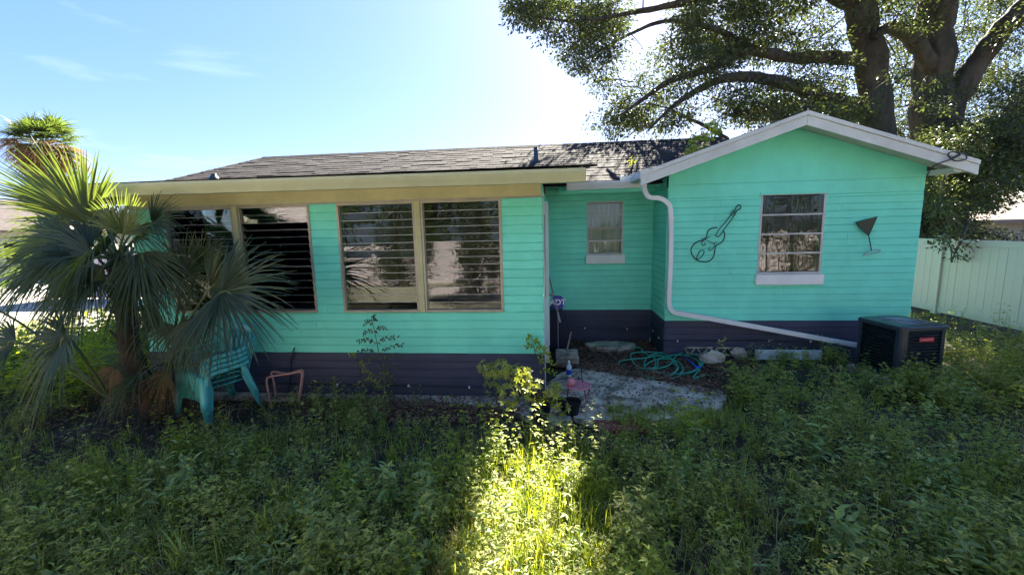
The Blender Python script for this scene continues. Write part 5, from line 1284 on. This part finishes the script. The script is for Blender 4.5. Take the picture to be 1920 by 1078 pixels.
# seedling tree against the sunroom base
def seedling(name, label, P0, tiers, ll, m_, cat='sapling', r_=.008, lw=.42):
    root = empty(name, P0[0], label, cat); S_ = spline(P0, 8); MB().tube(S_, list(np.linspace(r_, r_*.3, len(S_))), 6).build('stem', TWIG, root, smooth=True)
    a = Acc(); tw_ = MB()
    for (t, dx, dz, n) in tiers:
        p = S_[int(t*(len(S_)-1))]; e = p+Vector((dx, rnd(-.06, .03), dz)); m1 = p.lerp(e, .5)+Vector((0, 0, .03)); Q = spline([p, m1, e], 5); tw_.tube(Q, .0022, 4)
        for i in range(n):
            q = Q[min(len(Q)-1, 1+int((i+.5)/n*(len(Q)-1)))]; sd = 1 if i % 2 else -1
            for w_ in (0, 1):
                d = np.array([[math.copysign(.5, dx), rnd(-.5, .5), sd*.8+rnd(-.3, .3)]]); s_ = np.array([ll*rnd(.7, 1.2)])
                a.add(leaf_arr(np.array([tuple(q+Vector((rnd(-.015, .015), rnd(-.015, .015), 0)))]), unit(d), np.array([[rnd(-.4, .4), -.9, .4]]), s_, s_*lw, hi=True))
    tw_.build('side_stems', TWIG, root); a.build('leaves', [m_], root); return root
seedling('sapling', 'slim sapling with airy leaf tiers in front of the sunroom base', [at(722, 752, 4.5), at(715, 700, 4.52), at(708, 650, 4.55), at(696, 592, 4.6)],
    [(.98, .05, .02, 7), (.95, -.10, .0, 7), (.86, .16, .05, 9), (.84, -.13, -.04, 9), (.74, .24, .06, 12), (.72, -.20, .02, 12), (.62, .28, .10, 12), (.60, -.24, .02, 12), (.52, .30, .06, 12), (.50, -.24, -.02, 12), (.42, .22, -.01, 9), (.30, .12, .02, 8)], .040, OAKL)
seedling('sapling', 'pale green young shoot beside the slim sapling', [at(690, 760, 4.45), at(682, 720, 4.5), at(668, 670, 4.55)], [(1, -.06, .03, 7), (.9, .08, .0, 8), (.75, .16, -.02, 9), (.6, .20, .0, 10), (.5, -.08, .0, 6), (.3, -.12, .0, 8)], .034, LIMEL)
seedling('sapling', 'dark green weed sapling against the slate base right of centre', [at(725, 770, 4.2), at(722, 730, 4.25), at(718, 700, 4.3)], [(1, .04, .02, 8), (.8, -.08, .03, 8), (.7, .1, .02, 8), (.5, -.1, .01, 8), (.4, .1, 0, 8)], .045, OAKL)
seedling('vine', 'climbing vine sprig at the outer corner of the sunroom', [at(1020, 750, 4.6), at(1012, 700, 4.65), at(1003, 660, 4.68), at(998, 635, 4.7)], [(1, -.05, .0, 8), (.93, .06, -.03, 8), (.8, -.08, -.02, 8), (.72, .12, .0, 10), (.6, .16, .02, 12), (.5, .2, -.02, 12), (.4, .18, -.04, 10)], .045, LIMEL, cat='vine')
# shrub in the notch corner, its left side catching sun
def shrub(name, label, blobs_, ll, m_, stem, lw=.4, cat='shrub', whorl=True):
    root = empty(name, stem[0], label, cat); a = Acc(); tw_ = MB(); top = stem[-1]
    MB().tube(spline(stem, 6), list(np.linspace(.02, .01, len(stem)*6-5)), 6).build('stem', TWIG, root, smooth=True)
    for (c, r_, n) in blobs_:
        c = Vector(c); tw_.tube([top, top.lerp(c, .5)+Vector((0, 0, .03)), c], [.008, .006, .003], 4)
        for i in range(n):
            d = rdir(1)[0]; p = np.array(c)+d*r_*(.55+.45*random.random()); k = 7 if whorl else 3
            ax = unit(d+np.array([0, -.3, .5])); u_ = unit(np.cross(ax, [.3, .2, 1])); w_ = np.cross(ax, u_)
            an = np.linspace(0, 6.283, k+1)[:-1]+rnd(0, 1); D = u_[None]*np.cos(an)[:, None]+w_[None]*np.sin(an)[:, None]+ax[None]*.35
            s_ = rng.uniform(.7, 1.2, k)*ll; a.add(leaf_arr(np.repeat(p[None], k, 0), D, np.repeat(ax[None], k, 0), s_, s_*lw, hi=True))
    tw_.build('twigs', TWIG, root); a.build('leaves', [m_], root); return root
shrub('shrub', 'umbrella leafed shrub in the notch, pale leaves catching sunlight', [(at(975, 705, 3.95), .13, 26), (at(940, 690, 3.9), .10, 16), (at(955, 735, 3.85), .12, 20), (at(1000, 735, 3.9), .13, 22), (at(1040, 735, 3.95), .10, 16), (at(1050, 760, 3.9), .08, 10)],
      .055, LEAFA, [gnd(1020, 785, .15), at(1015, 770, 4.0), at(1000, 745, 4.0)])
shrub('shrub', 'soft dark weed bush left of the umbrella leafed shrub', [(at(915, 690, 4.3), .12, 26), (at(925, 720, 4.3), .10, 16)], .05, LEAFA, [at(935, 770, 4.2), at(930, 740, 4.25)], lw=.25)
shrub('shrub', 'dark leafy bush at the foot of the notch shrub by the pots', [(at(1020, 800, 3.7), .15, 40), (at(1060, 815, 3.6), .14, 34), (at(985, 800, 3.7), .10, 18)], .045, LEAFA, [gnd(1030, 850, 0), at(1030, 810, 3.7)], whorl=False)
g_ = 'leafy bushes along the wing base'
for lab, u, v, Y, k in (('rounded green bush in front of the white board', 1445, 705, 5.5, .85), ('leafy bush just left of the air conditioner', 1560, 706, 5.3, .9), ('small bush growing right against the air conditioner front', 1680, 728, 4.9, .75), ('bushy weed at the right edge of the notch slab', 1405, 722, 5.0, .85)):
    c = at(u, v, Y); shrub('shrub', lab, [(c, .20*k, 60), (c+Vector((.2*k, .05, -.06)), .16*k, 40), (c+Vector((-.2*k, 0, -.08)), .15*k, 34), (c+Vector((0, -.1, -.15)), .2*k, 40)], .045, LEAFA, [Vector((c.x, c.y, 0)), c], whorl=False)['group'] = g_
shrub('shrub', 'sunlit lime shrub seen between the palm trunk and left fronds', [(at(155, 640, 5.0), .25, 50), (at(175, 690, 4.9), .22, 50), (at(130, 700, 4.8), .2, 40), (at(210, 620, 5.4), .22, 40), (at(230, 590, 6), .2, 30)], .06, LIMEL, [at(165, 760, 4.9), at(160, 700, 5.0)], whorl=False)
shrub('shrub', 'bright sapling sprouting over the roof valley beside the gable', [(at(1308, 268, 6.5), .14, 34), (at(1330, 248, 6.6), .14, 30), (at(1298, 284, 6.3), .09, 16), (at(1348, 240, 6.8), .10, 16)], .075, LIMEL, [Vector((2.6, 6.9, 3.2)), at(1325, 262, 6.8)], cat='sapling', whorl=False)
shrub('shrub', 'faint green sprig growing from the roof shingles near the valley', [(at(1190, 298, 7.6), .07, 7), (at(1180, 306, 7.5), .05, 5)], .05, LEAFA, [at(1185, 318, 7.5), at(1188, 304, 7.6)], cat='sprig', whorl=False)
